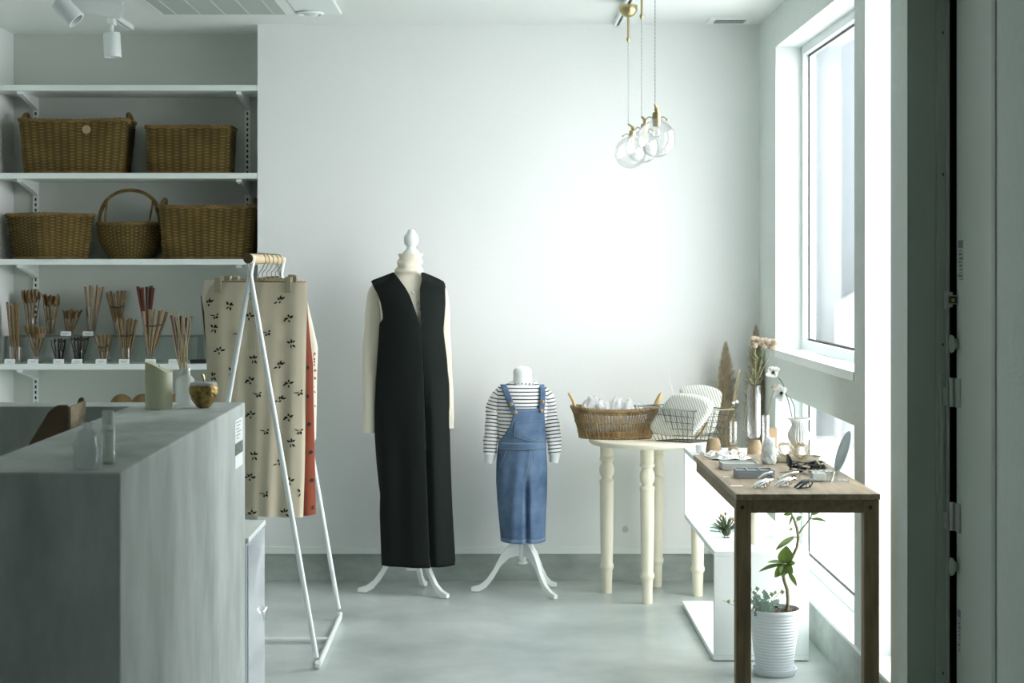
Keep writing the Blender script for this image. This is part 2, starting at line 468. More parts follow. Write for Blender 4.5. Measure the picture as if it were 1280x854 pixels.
# white linings of the openings
ln = MB()
for y0, y1, z0, z1 in [(5.78, 7.40, 1.062, 2.343), (5.78, 7.40, .162, .888), (5.25, 5.62, .162, 2.42)]:
    ln.box((XR + .001, y1 - .003, z0), (1.31, y1 + .001, z1)); ln.box((XR + .001, y0 - .001, z0), (1.31, y0 + .003, z1))
    ln.box((XR + .001, y0, z1 - .003), (1.31, y1, z1 + .001))
struct('trim_4', ln, m_reveal, smooth=False)
def window(i, y0, y1, z0, z1):
    f = MB(); w = .040; X0, X1 = 1.300, 1.350
    f.box((X0, y0, z0), (X1, y0 + w, z1)).box((X0, y1 - w, z0), (X1, y1, z1)).box((X0, y0 + w, z0), (X1, y1 - w, z0 + w)).box((X0, y0 + w, z1 - w), (X1, y1 - w, z1))
    o = struct('window_%d' % i, f, m_metal_frame, smooth=False, bevel=.002)
    g = MB(); a = w; t = .009
    g.box((1.3235, y0 + a, z0 + a), (1.3272, y0 + a + t, z1 - a)).box((1.3235, y1 - a - t, z0 + a), (1.3272, y1 - a, z1 - a))
    g.box((1.3235, y0 + a, z0 + a), (1.3272, y1 - a, z0 + a + t)).box((1.3235, y0 + a, z1 - a - t), (1.3272, y1 - a, z1 - a))
    obj('gasket', g, m_gasket, o, smooth=False)
    obj('pane', MB().box((1.328, y0 + a, z0 + a), (1.332, y1 - a, z1 - a)), m_winglass, o, smooth=False)
    return o
window(1, 5.78, 7.40, 1.062, 2.343)
window(2, 5.78, 7.40, .162, .888)
window(3, 5.25, 5.62, .162, 2.42)
portal('sky_portal', (1.37, 6.59, 1.70), 1.28, 1.60)
portal('sky_portal', (1.37, 6.59, .525), .72, 1.60)
portal('sky_portal', (1.37, 5.435, 1.29), 2.25, .36)
# door: steel leaf set back in its opening, frame on the far return
DX = 1.318
door = struct('door_1', MB().box((DX, 4.162, .01), (DX + .04, 4.985, 2.298)), m_doorpaint, smooth=False)
fr = MB()
fr.box((XR - .003, 5.027, 0), (DX - .012, 5.0295, 2.31))                 # face on the return towards the camera
fr.box((XR + .080, 5.019, 0), (DX - .012, 5.0268, 2.31))
fr.box((DX - .022, 5.008, 0), (DX - .014, 5.0188, 2.31))
fr.box((XR - .004, 4.145, 0), (XR + .02, 4.175, 2.31))
fr.box((XR + .001, 4.176, 2.285), (DX - .001, 5.018, 2.299))
obj('door_frame', fr, m_framepaint, door, smooth=False, bevel=.0015)
obj('seal', MB().box((DX + .006, 4.9855, 0), (DX + .045, 5.0265, 2.299)).box((DX - .0118, 5.019, 0), (DX + .006, 5.0265, 2.299)), M('rubber_seal', (.006, .008, .007), .95, spec=.05), door, smooth=False)
obj('light_block_sheet', MB().box((1.362, 4.13, 0), (1.375, 5.06, 2.33)), m_void, door, smooth=False)  # added hidden black sheet, stops outside light leaking round the leaf
obj('cover_strip', MB().box((XR + .087, 5.013, .62), (XR + .099, 5.0188, 1.10)), m_framepaint, door, smooth=False, bevel=.002)
SD = 436.5
def zd(py): return PZ(py, SD)
for yt, yb in ((472, 508), (627, 662)):
    hm = MB().tube([(DX - .009, 5.000, zd(yb)), (DX - .009, 5.000, zd(yt))], .009, 12).box((DX - .006, 4.940, zd(yb)), (DX - .0005, 4.984, zd(yt)))
    hm.box((DX - .034, 4.998, zd(yb) + .004), (DX - .020, 5.0075, lerp(zd(yb), zd(yt), .66)))
    obj('hinge', hm, m_hinge, door, bevel=.001)
for py in (429, 705):
    kb = MB().lathe([(0.001, 0), (.012, 0), (.015, .006), (.024, .012), (.026, .018), (.001, .019)], 20)
    kb.xf(Matrix.Translation((DX - .003, 4.970, zd(py))) @ Matrix.Rotation(-PI / 2, 4, 'Y'))
    obj('door_stop', kb, m_hinge, door)
gl = MB().box((DX - .03, 5.002, zd(386)), (DX - .016, 5.010, zd(363))).box((DX - .022, 4.975, zd(380)), (DX - .002, 4.998, zd(369)))
gl.box((DX - .018, 4.998, zd(384)), (DX - .008, 5.006, zd(365)))
lg = obj('latch', gl, m_hinge, door, bevel=.001)
obj('latch_case', MB().box((DX - .026, 4.966, zd(379)), (DX - .004, 4.976, zd(370))), m_black, lg, smooth=False)
obj('yellow_mark', MB().box((DX - .020, 4.9645, zd(377)), (DX - .012, 4.9665, zd(373))), M('yellow_mark_paint', (.5, .36, .03), .5), lg, smooth=False)
sc = MB()
for py in (41, 218, 431, 842):
    for xx in (XR + .095, XR + .112): sc.box((xx, 5.016, zd(py) - .004), (xx + .004, 5.0225, zd(py) + .004))
obj('screw', sc, m_black, door, smooth=False, kind='stuff')
def sticker(y0, z0, z1, w, name):
    o = obj(name, MB().box((DX - .0012, y0 - w, z0), (DX - .0002, y0, z1)), m_doorpaint, door, smooth=False)
    t = MB(); z = z1; r = random.Random(3)
    t.box((DX - .0018, y0 - w, z1 - .022), (DX - .0011, y0, z1))
    z = z1 - .028
    while z > z0 + .006:
        h = r.choice((.003, .005, .008))
        a = r.uniform(0, .3) * w; b = r.uniform(0, .3) * w
        t.box((DX - .0018, y0 - w + a, z - h), (DX - .0011, y0 - b, z)); z -= h + .004
    obj('lettering', t, m_ink, o, smooth=False, kind='stuff')
sticker(4.966, zd(351), zd(301), .05, 'sticker')
sticker(4.972, zd(812), zd(757), .03, 'sticker')

# outlet on the back wall
ob = thing('wall_outlet', 'white double wall socket low on the back wall behind the clothes rack', 'socket', (PX(304.5, 277.6), YB, PZ(665, 277.6)))
obj('cover_plate', MB().box((-.035, -.007, -.06), (.035, 0, .06)), m_trim, ob, bevel=.003)
so = MB()
so = MB()
for zz in (-.024, .02):
    for k in (-1, 1):
        so.box((k * .012 - .0012 - .008, -.0095, zz - .006), (k * .012 + .0012 - .008, -.0068, zz + .006))
        so.box((k * .006 - .0012 + .012, -.0095, zz - .006), (k * .006 + .0012 + .012, -.0068, zz + .006))
obj('socket_slots', so, m_black, ob, smooth=False, kind='stuff')
rw = MB().lathe([(.001, 0), (.014, 0), (.013, .004), (.001, .005)], 16); rw.xf(Matrix.Rotation(PI / 2, 4, 'X'))
tag(obj('wall_button', rw, m_palefelt, loc=(PX(781, 277.8), YB, PZ(661, 277.8))), 'small round grey cap on the back wall between the round table legs', 'button')

# ------------------------------------------------------------ outside
ext = struct('ground', MB().box((1.40, -6, -.25), (30, 40, -.12)), m_extground, smooth=False)
b = thing('neighbour_building', 'pale blue-grey building seen outside through the upper window', 'building', (2.85, 16, -.12))
obj('wall', MB().box((0, 0, 0), (9, 6, 6.2)), m_ext, b, smooth=False)
obj('roof', MB().box((-.15, -.15, 6.2), (9.15, 6.15, 6.35)), m_ext2, b, smooth=False)
b2 = thing('garden_shed', 'white lean-to with a sloping roof outside the upper window', 'building', (3.05, 14.2, -.12))
obj('wall', MB().prism([(0, 0), (4, 0), (4, 3.6), (0, 1.22)], 0, 1.5), m_ext2, b2, smooth=False)
hw = MB().box((2.6, 15.6, -.12), (2.85, 16, 6.0))
tag(obj('boundary_pillar', hw, m_ext2), 'white pillar beside the pale building outside the upper window', 'pillar')

# ============================================================ ALCOVE SHELVES
def shelf(i, ztop, t=.026, front=YB):
    o = struct('trim_%d' % (10 + i), MB().box((XL, front + .002, ztop - t), (XA - .001, YA - .001, ztop)), m_shelf, smooth=False, bevel=.002)
    for x in (-2.135, -1.148):
        br = MB().prism([(YA - .012, ztop - t - .062), (YA - .012, ztop - t), (YB + .03, ztop - t), (YB + .03, ztop - t - .012), (YA - .09, ztop - t - .045)], x - .012, x + .012, 'x')
        obj('bracket', br, m_trim, o, smooth=False, bevel=.001)
    return o
for i, z in enumerate((2.229, 1.834, 1.447, .976, .72)): shelf(i, z)
for i, x in enumerate((-2.135, -1.148)):
    r = MB().box((x - .012, YA - .012, .3), (x + .012, YA, 2.2))
    o = struct('trim_%d' % (20 + i), r, m_trim, smooth=False)
    sl = MB(); z = .32
    while z < 2.19:
        sl.box((x - .004, YA - .0128, z), (x + .004, YA - .0118, z + .014)); z += .025
    obj('slot', sl, m_void, o, smooth=False, kind='stuff')

# wicker surface helper: rounded box outline, flared
def outline(u, a, b, r):
    """point on a rounded rectangle of half sizes a, b"""
    per = [2 * (a - r), PI / 2 * r, 2 * (b - r), PI / 2 * r] * 2
    T = sum(per); d = (u % 1) * T
    segs = [((-(a - r), -b), (1, 0)), (((a - r), -(b - r)), -PI / 2), ((a, -(b - r)), (0, 1)), (((a - r), (b - r)), 0),
            (((a - r), b), (-1, 0)), ((-(a - r), (b - r)), PI / 2), ((-a, (b - r)), (0, -1)), ((-(a - r), -(b - r)), PI)]
    for L, (p, q) in zip(per, segs):
        if d <= L:
            if isinstance(q, tuple):
                return (p[0] + q[0] * d, p[1] + q[1] * d), (q[1], -q[0])
            t = q + d / r if r > 0 else q
            return (p[0] + r * math.cos(t), p[1] + r * math.sin(t)), (math.cos(t), math.sin(t))
        d -= L
    return (-(a - r), -b), (0, -1)
def rope(mb, pts, r, twist=60, strands=2, closed=True, n=6):
    pts = [Vector(p) for p in pts]; k = len(pts); L = 0; acc = [0]
    for i in range(1, k): L += (pts[i] - pts[i - 1]).length; acc.append(L)
    tot = L + ((pts[0] - pts[-1]).length if closed else 0)
    turns = max(1, round(tot * twist))
    m = max(k, turns * 5)
    def at(t):
        d = t * tot
        for i in range(1, k):
            if d <= acc[i]: q = (d - acc[i - 1]) / (acc[i] - acc[i - 1] + 1e-9); return pts[i - 1].lerp(pts[i], q), (pts[i] - pts[i - 1]).normalized()
        if closed: q = (d - L) / (tot - L + 1e-9); return pts[-1].lerp(pts[0], min(q, 1)), (pts[0] - pts[-1]).normalized()
        return pts[-1], (pts[-1] - pts[-2]).normalized()
    for s in range(strands):
        out = []
        for i in range(m if closed else m + 1):
            p, t = at(i / m); a = t.orthogonal().normalized() if abs(t.z) > .95 else t.cross(Vector((0, 0, 1))).normalized(); b = t.cross(a)
            an = 2 * PI * (turns * i / m + s / strands)
            out.append(p + (a * math.cos(an) + b * math.sin(an)) * r * .55)
        mb.tube(out, r * .6, n, closed=closed)
def wicker_basket(name, label, a0, b0, a1, b1, h, loc, rotz=0, r=.04, handles=True, mat=m_wicker, pitch=.018, row=.0070, saddle=0.0, group=None):
    t = thing(name, label, 'basket', loc, (0, 0, rotz), group)
    N = 2 * round(2 * (a1 + b1) / pitch / 2); R = round(h / row)
    def f(u, v):
        k = v ** .9
        a, b = lerp(a0, a1, k), lerp(b0, b1, k)
        (x, y), (nx, ny) = outline(u, a, b, r)
        vv = v * R; rowi = int(min(vv, R - 1e-6)); ph = abs(math.sin(PI * vv))
        w = math.cos(PI * N * u + PI * rowi) * ph * .0045 + .0012 * ph + .002 * nz(u * 9, v * 3, a0)
        z = v * h * (1 + saddle * ((x / a) ** 2 - .3) * v)
        return Vector((x + nx * w, y + ny * w, z)), (u * N, vv)
    mb = MB().grid(f, N * 4, R * 4, wrap=True)
    mb.add([f(i / 40, 0)[0] for i in range(40)], [tuple(range(40))])
    # an inner skin so the basket has a wall
    def fi(u, v):
        k = v ** .9; a, b = lerp(a0, a1, k) - .007, lerp(b0, b1, k) - .007
        (x, y), _ = outline(u, a, b, r * .85)
        return Vector((x, y, .008 + v * (h * (1 + saddle * ((x / a) ** 2 - .3) * v) - .008)))
    mb.grid(fi, 60, 8, wrap=True); mb.add([fi(i / 40, 0) for i in range(40)], [tuple(range(40))])
    obj('woven_body', mb, m_weave, t, smooth=True, recalc=False)
    rm = MB(); rope(rm, [f(i / 60, 1)[0] for i in range(60)], .0085, 30)
    obj('braided_rim', rm, mat, t)
    bm_ = MB(); rope(bm_, [f(i / 60, 0)[0] + Vector((0, 0, .006)) for i in range(60)], .006, 30)
    obj('base_braid', bm_, mat, t)
    if handles:
        for sx in (-1, 1):
            hp = []
            for i in range(13):
                an = PI * i / 12
                hp.append(Vector((sx * (a1 + .002 - .012 * math.sin(an)), .052 * math.cos(an), h * (1 + saddle * .7) - .012 + .046 * math.sin(an))))
            hm = MB(); rope(hm, hp, .009, 38, 3, False)
            obj('handle', hm, mat, t)
    return t
ZS2, ZS3, ZS4 = 1.834, 1.447, .976
S1 = 275.0; YS = F / S1
wicker_basket('wicker_basket', 'long brown wicker basket with handles and a round tag, on the upper shelf',
              .222, .12, .243, .138, .238, (PX(93.5, S1), YS + .06, ZS2 + .001), 0, saddle=.03)
tg = MB().lathe([(.0005, 0), (.019, 0), (.019, .002), (.0005, .002)], 24); tg.xf(Matrix.Rotation(PI / 2, 4, 'X'))
bt = [o for o in COL.objects if o.name == 'wicker_basket'][0]
to = obj('round_tag', tg, m_tagmat, bt, loc=(.073, -.146, .195))
tl = MB()
for k in range(3): tl.box((-.009, -.0028, -.006 + k * .005), (.009, -.0018, -.005 + k * .005))
tl.tube([(0, -.0028, .0165), (0, -.003, .017)], .002, 6)
obj('tag_print', tl, m_ink, to, smooth=False)
wicker_basket('wicker_basket', 'smaller rectangular brown wicker basket without handles, right on the upper shelf',
              .185, .115, .192, .122, .212, (PX(236, S1), YS + .07, ZS2 + .001), .0, handles=False)
wicker_basket('wicker_basket', 'square brown wicker basket turned corner forward, left on the middle shelf',
              .126, .126, .150, .150, .200, (PX(60, S1) , YS + .045, ZS3 + .001), math.radians(46), handles=False, r=.03)
wicker_basket('wicker_basket', 'long brown wicker basket with two small handles, right end of the middle shelf',
              .200, .11, .217, .13, .236, (PX(260, S1) + .000, YS + .065, ZS3 + .001), 0, saddle=.015)
# round basket with a hoop handle
rb = thing('round_basket', 'round dark wicker basket with a tall hoop handle on the middle shelf', 'basket', (PX(157, S1), YS + .10, ZS3 + .001))
prof = [(0, .095), (.2, .118), (.5, .140), (.8, .150), (1, .150)]
RH = .162
def frb(u, v):
    R0 = interp(prof, v); N = 46; RR = 20
    vv = v * RR; ph = abs(math.sin(PI * vv)); w = math.cos(PI * N * u + PI * int(min(vv, RR - 1e-6))) * ph * .003 + .001 * ph
    a = 2 * PI * u; return Vector(((R0 + w) * math.cos(a), (R0 + w) * .72 * math.sin(a), v * RH)), (u * 46, v * 20)
mb = MB().grid(frb, 46 * 4, 80, wrap=True); mb.add([frb(i / 30, 0)[0] for i in range(30)], [tuple(range(30))])
mb.grid(lambda u, v: Vector(((interp(prof, v) - .006) * math.cos(2 * PI * u), (interp(prof, v) - .006) * .72 * math.sin(2 * PI * u), .006 + v * (RH - .006))), 40, 8, wrap=True)
obj('woven_body', mb, m_weave, rb, recalc=False)
rm = MB(); rope(rm, [frb(i / 50, 1)[0] for i in range(50)], .008, 30); obj('braided_rim', rm, m_wicker, rb)
for sy in (-1,):
    hp = [Vector((-.142 * math.cos(PI * i / 24) * (1 - .25 * math.sin(PI * i / 24) ** 3 * 0), 0, RH + .155 * math.sin(PI * i / 24) ** .8)) for i in range(25)]
    hm = MB(); hm.tube(hp, .008, 8); obj('hoop_handle', hm, m_wicker, rb)
for sx in (-1, 1):
    hm = MB().tube([(sx * .146, -.03, RH - .01), (sx * .125, -.02, RH + .06), (sx * .105, 0, RH + .112)], .005, 8).tube([(sx * .100, -.075, RH - .01), (sx * .104, -.04, RH + .05), (sx * .105, 0, RH + .112)], .005, 8)
    obj('handle_brace', hm, m_wicker, rb)

# ------------------------------------------------------------ riser and utensils on the lower shelf
ZR = 1.096; YR0, YR1 = 8.00, 8.165
rs = thing('display_riser', 'long clear acrylic step riser at the back of the utensil shelf', 'riser', (PX(10, 272), YR0, ZS4))
RW = PX(250, 272) - PX(10, 272)
obj('top_board', MB().box((0, 0, ZR - ZS4 - .004), (RW, YR1 - YR0, ZR - ZS4)), m_acryl, rs, smooth=False)
obj('front_board', MB().box((0, 0, 0), (RW, .004, ZR - ZS4 - .004)), m_acryl, rs, smooth=False)
for xx in (0, RW - .004): obj('side_panel', MB().box((xx, .004, 0), (xx + .004, YR1 - YR0, ZR - ZS4 - .004)), m_acryl, rs, smooth=False)

def spoon_mb(L, hw=.021, hl=.065):
    mb = MB(); rings = []
    n = 10
    for i in range(n + 1):
        t = i / n; z = t * (L - hl * .8); w = lerp(.0055, .0042, t)
        rings.append([Vector((w * math.cos(2 * PI * j / 8), .6 * w * math.sin(2 * PI * j / 8), z)) for j in range(8)])
    for i in range(1, 9):
        t = i / 8; z = L - hl * .9 + hl * .9 * t; w = max(hw * math.sin(PI * min(.98, .12 + .86 * t)) ** .7, .003)
        rings.append([Vector((w * math.cos(2 * PI * j / 8), .0035 * math.sin(2 * PI * j / 8) + .006 * math.sin(PI * t), z)) for j in range(8)])
    return mb.loft(rings)
def fork_mb(L):
    mb = MB(); rings = []
    for z, w in ((0, .0045), (L * .55, .0032), (L - .065, .004), (L - .052, .015), (L - .035, .018)):
        rings.append([Vector((w * math.cos(2 * PI * j / 8), .0026 * math.sin(2 * PI * j / 8), z)) for j in range(8)])
    mb.loft(rings)
    for k in (-1, 0, 1):
        mb.tube([(k * .0130, 0, L - .037), (k * .0145, .001, L - .016), (k * .0150, .003, L)], [.0046, .0038, .002], 6)
    return mb
def stick_mb(L, r0=.0022, r1=.004, flat=1.0):
    return MB().loft([[Vector((r * math.cos(2 * PI * j / 6), flat * r * math.sin(2 * PI * j / 6), z)) for j in range(6)] for z, r in ((0, r0), (L * .5, (r0 + r1) / 2), (L, r1))])
def aim(o, base, tip, spin=0):
    d = (Vector(tip) - Vector(base)).normalized()
    q = d.to_track_quat('Z', 'Y')
    o.location = base; o.rotation_euler = (q.to_matrix().to_4x4() @ Matrix.Rotation(spin, 4, 'Z')).to_euler()
def cup(name, label, x, y, z, r0, r1, h, foot=0):
    mb = MB()
    if foot:
        mb.lathe([(.024, 0), (.022, .003), (.004, .006), (.004, foot), (r0 * .6, foot + .006), (r0, foot + .02), (r1, foot + h)], 20, caps=True) if False else mb.lathe([(.001, .002), (.026, 0), (.026, .002), (.004, .006), (.004, foot), (r0 * .7, foot + .008), (r0, foot + .022), (r1, foot + h), (r1 - .002, foot + h), (r0 - .002, foot + .022), (.001, foot + .009)], 20)
    else:
        mb.lathe([(.001, .001), (r0, 0), (r1, h), (r1 - .002, h), (r0 - .002, .005), (.001, .005)], 20)
    return tag(obj(name, mb, m_darkglass if 'dark-filled' in label else m_glass, loc=(x, y, z)), label, 'glass')
rng = random.Random(11)
def bundle(proto_list, x0px, x1px, top, bot, zb, yb, n, cuplabel, ulabel, uname, ucat, group, cr=(.018, .024, .07), foot=0, spread=None, depth=.02, cupname='glass_cup', tipband=None):
    """n utensils fanned out of one glass; protos are (mesh builder function, length range, material)"""
    s = F / yb
    xa, xb = PX(x0px, s), PX(x1px, s); xc = (xa + xb) / 2 if spread is None else PX(spread, s)
    cx = xc
    if cuplabel: cup(cupname, cuplabel, cx, yb, zb + .0005, cr[0], cr[1], cr[2], foot)
    ztop = PZ(top, s); zlow = zb + .006 + (foot + .008 if foot else 0)
    L = ztop - zlow
    made = {}
    ORD = ['leftmost', 'second from the left', 'third from the left', 'fourth from the left', 'fifth from the left', 'sixth from the left', 'seventh from the left', 'eighth from the left', 'ninth from the left', 'tenth from the left', 'eleventh from the left']
    for k in range(n):
        t = (k + .5) / n + rng.uniform(-.25, .25) / n
        tx = lerp(xa, xb, t); side = 1 if k % 2 else -1; ty = yb + side * depth * rng.uniform(.6, 1.0)
        f, mat, lk = proto_list[k % len(proto_list)]
        LL = L * rng.uniform(.93, 1.0) * lk
        key = (k % len(proto_list))
        bw = cr[0] * .6
        base = Vector((cx + (t - .5) * 2 * bw, yb + side * bw * .55, zlow))
        tip = Vector((tx, ty, zlow + LL))
        if key not in made:
            mb = f(L)
            o = obj(uname, mb, mat, recalc=True); made[key] = o
            tag(o, ulabel, ucat, group)
        else:
            o = made[key].copy(); COL.objects.link(o)
        o['label'] = ulabel + ', ' + (ORD[k] if k < n - 1 else 'rightmost')
        aim(o, base, tip, rng.uniform(-.5, .5))
        o.scale = (1, 1, (tip - base).length / L)
    return cx
UB, UF = 8.085, 7.945       # tier and front rows
G = 'wooden cutlery fanned in the '
bundle([(lambda L: stick_mb(L, .0032, .0055), m_utwood, 1)], 8, 23, 377, 450, ZS4, 7.93, 5, 'clear tall glass holding pale chopsticks, far left of the utensil shelf',
       'long wooden chopstick in the far left shelf glass', 'chopstick', 'chopstick', 'chopsticks in the far left glass', (.030, .032, .075), spread=20, depth=.008)
bundle([(fork_mb, m_utwood, 1)], 28, 50, 361, 418, ZR, UB, 8, 'clear glass full of large wooden forks on the riser, leftmost', 'large wooden fork in the riser glass', 'wooden_fork', 'fork', 'large forks in the leftmost riser glass', (.018, .021, .08))
bundle([(spoon_mb, m_utwood, 1)], 51, 76, 367, 418, ZR, UB, 9, 'clear glass full of wooden spoons on the riser, beside the forks', 'wooden spoon in the riser glass beside the forks', 'wooden_spoon', 'spoon', 'spoons in the riser glass', (.020, .024, .07), spread=64)
bundle([(lambda L: spoon_mb(L, .019, .052), m_utwood, 1)], 79, 103, 386, 418, ZR, UB, 8, None, 'short wooden spoon in the small riser bunch', 'small_wooden_spoon', 'spoon', 'short spoons on the riser', (.014, .016, .04), spread=86)
cup('glass_cup', 'small clear glass with short wooden spoons on the riser', PX(86, F / UB), UB, ZR + .0005, .018, .02, .04)
bundle([(lambda L: stick_mb(L, .004, .0095, .5), m_utpale, 1)], 107, 130, 355, 418, ZR, UB, 6, 'clear tapered glass with pale flat sticks on the riser', 'pale flat stick in the tapered riser glass', 'wooden_stick', 'stick', 'pale sticks on the riser', (.018, .030, .13), spread=115)
def banded(L, tipm=None):
    return stick_mb(L, .0032, .0056)
bundle([(banded, m_utwood, 1)], 133, 160, 363, 412, ZR, UB, 11, None, 'brown chopstick in the ringed riser bunch', 'chopstick', 'chopstick', 'ringed chopsticks on the riser', (.012, .02, .06), spread=148)
cup('glass_cup', 'clear glass under the ringed chopsticks on the riser', PX(148, F / UB), UB, ZR + .0005, .019, .024, .06)
bundle([(lambda L: stick_mb(L, .004, .0085), m_utred, 1), (lambda L: stick_mb(L, .004, .0095), m_utgreen, 1)], 171, 194, 357, 418, ZR, UB, 7, None, 'dark lacquered chopstick at the back right', 'lacquered_chopstick', 'chopstick', 'lacquered chopsticks at the back', (.012, .02, .06), spread=184)
cup('glass_cup', 'clear glass holding the dark lacquered chopsticks on the riser', PX(184, F / UB), UB, ZR + .0005, .019, .026, .08)
# front row
bundle([(lambda L: fork_mb(L), m_utwood, 1), (lambda L: spoon_mb(L, .015, .042), m_utwood, .95)], 31, 59, 405, 446, ZS4, UF, 8, 'small footed glass with short wooden forks in the front row', 'short wooden utensil in the small footed glass', 'small_wooden_fork', 'fork', 'short forks in the footed glass', (.013, .017, .045), .018, spread=46, cupname='footed_glass')
bundle([(lambda L: spoon_mb(L, .010, .022), m_utdark, 1)], 63, 82, 423, 450, ZS4, UF, 8, 'dark-filled clear glass with near-black spoons, left of the two', 'near-black small spoon in the left dark glass', 'dark_spoon', 'spoon', 'near-black spoons, left glass', (.018, .020, .058), spread=74)
bundle([(lambda L: spoon_mb(L, .010, .022), m_utdark, 1)], 87, 112, 421, 450, ZS4, UF, 10, 'dark-filled clear glass with near-black spoons, right of the two', 'near-black small spoon in the right dark glass', 'dark_spoon', 'spoon', 'near-black spoons, right glass', (.021, .025, .058), spread=99)
bundle([(banded, m_utwood, 1)], 119, 141, 418, 450, ZS4, UF, 8, 'small clear glass with short brown chopsticks in the front row', 'short brown chopstick in the small front glass', 'chopstick', 'chopstick', 'short chopsticks in the front row', (.020, .024, .05), spread=131)
bundle([(banded, m_utwood, 1)], 145, 173, 397, 450, ZS4, UF, 11, 'round clear glass with long brown ringed chopsticks in the front row', 'long brown chopstick in the round front glass', 'chopstick', 'chopstick', 'long ringed chopsticks in the front row', (.024, .028, .07), spread=158)
bundle([(lambda L: stick_mb(L, .0034, .0074), m_utpale, 1), (lambda L: stick_mb(L, .0034, .0074), m_utwood, 1)], 178, 210, 386, 446, ZS4, UF, 8, 'footed tulip glass with fanned chopsticks above the candle', 'pale brown chopstick in the tulip glass', 'chopstick', 'chopstick', 'fanned chopsticks in the tulip glass', (.018, .024, .05), .015, spread=188, cupname='footed_glass')
bundle([(lambda L: stick_mb(L, .003, .006), m_utred, 1), (lambda L: stick_mb(L, .003, .0055), m_utgreen, 1)], 213, 240, 394, 450, ZS4, UF, 8, 'clear glass with red and green tipped sticks behind the reed diffuser', 'lacquered stick behind the reed diffuser', 'lacquered_chopstick', 'chopstick', 'red and green sticks at the right end', (.024, .028, .06), spread=228)
# coloured tips and rings of the fanned chopsticks
def ring_at(px0, px1, py0, py1, s, label, grp, r=.0045):
    o = obj('ring_tie', MB().tube([P(px0, py0, s), P((px0 + px1) / 2, (py0 + py1) / 2 + 1.5, s * 1.002), P(px1, py1, s)], r * .7, 8), m_ringband)
    tag(o, label, 'cord')
ring_at(138, 156, 383.5, 383, F / (UB - .022), 'dark cord round the chopsticks on the riser', None)
ring_at(150, 168, 419.5, 418.5, F / (UF - .024), 'dark cord round the long chopsticks in the round front glass', None)
ring_at(123, 137, 433.5, 432.5, F / (UF - .024), 'dark cord round the short chopsticks in the small front glass', None)
ring_at(182, 202, 407, 406, F / (UF - .024), 'dark cord round the fanned chopsticks in the tulip glass', None)
# price cards
lab = ['first', 'second', 'third', 'fourth', 'fifth', 'sixth', 'seventh', 'eighth']
def card(px, py, yb, z, label, w=.048, h=.021, grp='price cards on the utensil shelf'):
    s = F / yb
    t = obj('price_card', MB().box((-w / 2, -.0008, 0), (w / 2, .0008, h)), m_card, loc=(PX(px, s), yb, z + .0005), rot=(math.radians(-18), 0, 0), smooth=False)
    tag(t, label, 'card', grp)
    k = MB()
    for q in range(2): k.box((-w * .35 + q * .006, -.0012, h * (.55 - .25 * q)), (w * (.3 - .1 * q), -.0009, h * (.55 - .25 * q) + .0013))
    obj('lettering', k, m_ink, t, smooth=False)
for i, (px, what) in enumerate([(12, 'the far left chopsticks'), (41, 'the footed glass of short forks'), (73, 'the left glass of black spoons'), (96, 'the right glass of black spoons'), (126, 'the short chopsticks'), (155, 'the round glass of long chopsticks'), (188, 'the tulip glass above the candle'), (217, 'the glass of red and green sticks')]):
    card(px, 451, 7.875, ZS4, 'small white price card in front of ' + what)
card(82, 417, 8.012, ZR, 'small white price card on the riser under the short spoons')
card(110, 417, 8.012, ZR, 'small white price card on the riser under the pale sticks')
tr = MB().box((-.035, -.03, 0), (.035, .03, .016))
tag(obj('black_case', tr, m_ringband, loc=(PX(250, 275), 7.93, ZS4 + .0005), bevel=.004), 'flat dark case at the right end of the utensil shelf', 'case')
# round-topped wooden pieces on the lowest shelf
for px, wpx, w in ((152, 18, 'leftmost, beside the candle'), (178, 16, 'half hidden by the candle'), (216, 14, 'half hidden by the diffuser bottle')):
    mb = MB().lathe([(.001, -.010), (.050, -.010), (.054, 0), (.050, .010), (.001, .010)], 28); mb.xf(Matrix.Rotation(PI / 2, 4, 'X'))
    o = obj('wooden_disc', mb, m_utwood, loc=(PX(px, 273), F / 273, .72 + .056)); tag(o, 'round-topped brown wooden piece behind the counter, ' + w, 'wooden disc')
# ============================================================ COUNTER AND WHAT STANDS ON IT
fp = [(-2.4, 3.45), (-.735, 3.45), (-.749, 5.28), (-2.8, 5.28), (-2.8, 5.12), (-1.066, 5.12), (-1.060, 3.76), (-2.4, 3.76)]
ct = thing('reception_counter', 'grey mortar-finished reception counter in the left foreground', 'counter', (0, 0, 0))
cb = MB(); n = len(fp)
cb.add([(x, y, 0) for x, y in fp] + [(x, y, 1.0) for x, y in fp],
       [(0, 1, 6, 7), (1, 2, 5, 6), (2, 3, 4, 5)] + [tuple(q + 8 for q in f) for f in ((7, 6, 1, 0), (6, 5, 2, 1), (5, 4, 3, 2))] + [(i, (i + 1) % 8, (i + 1) % 8 + 8, i + 8) for i in range(8)])
obj('counter_body', cb, m_counter, ct, bevel=.004, smooth=False)
obj('inner_desk', MB().box((-2.2, 3.765, .70), (-1.068, 5.115, .735)), m_counter, ct, smooth=False)
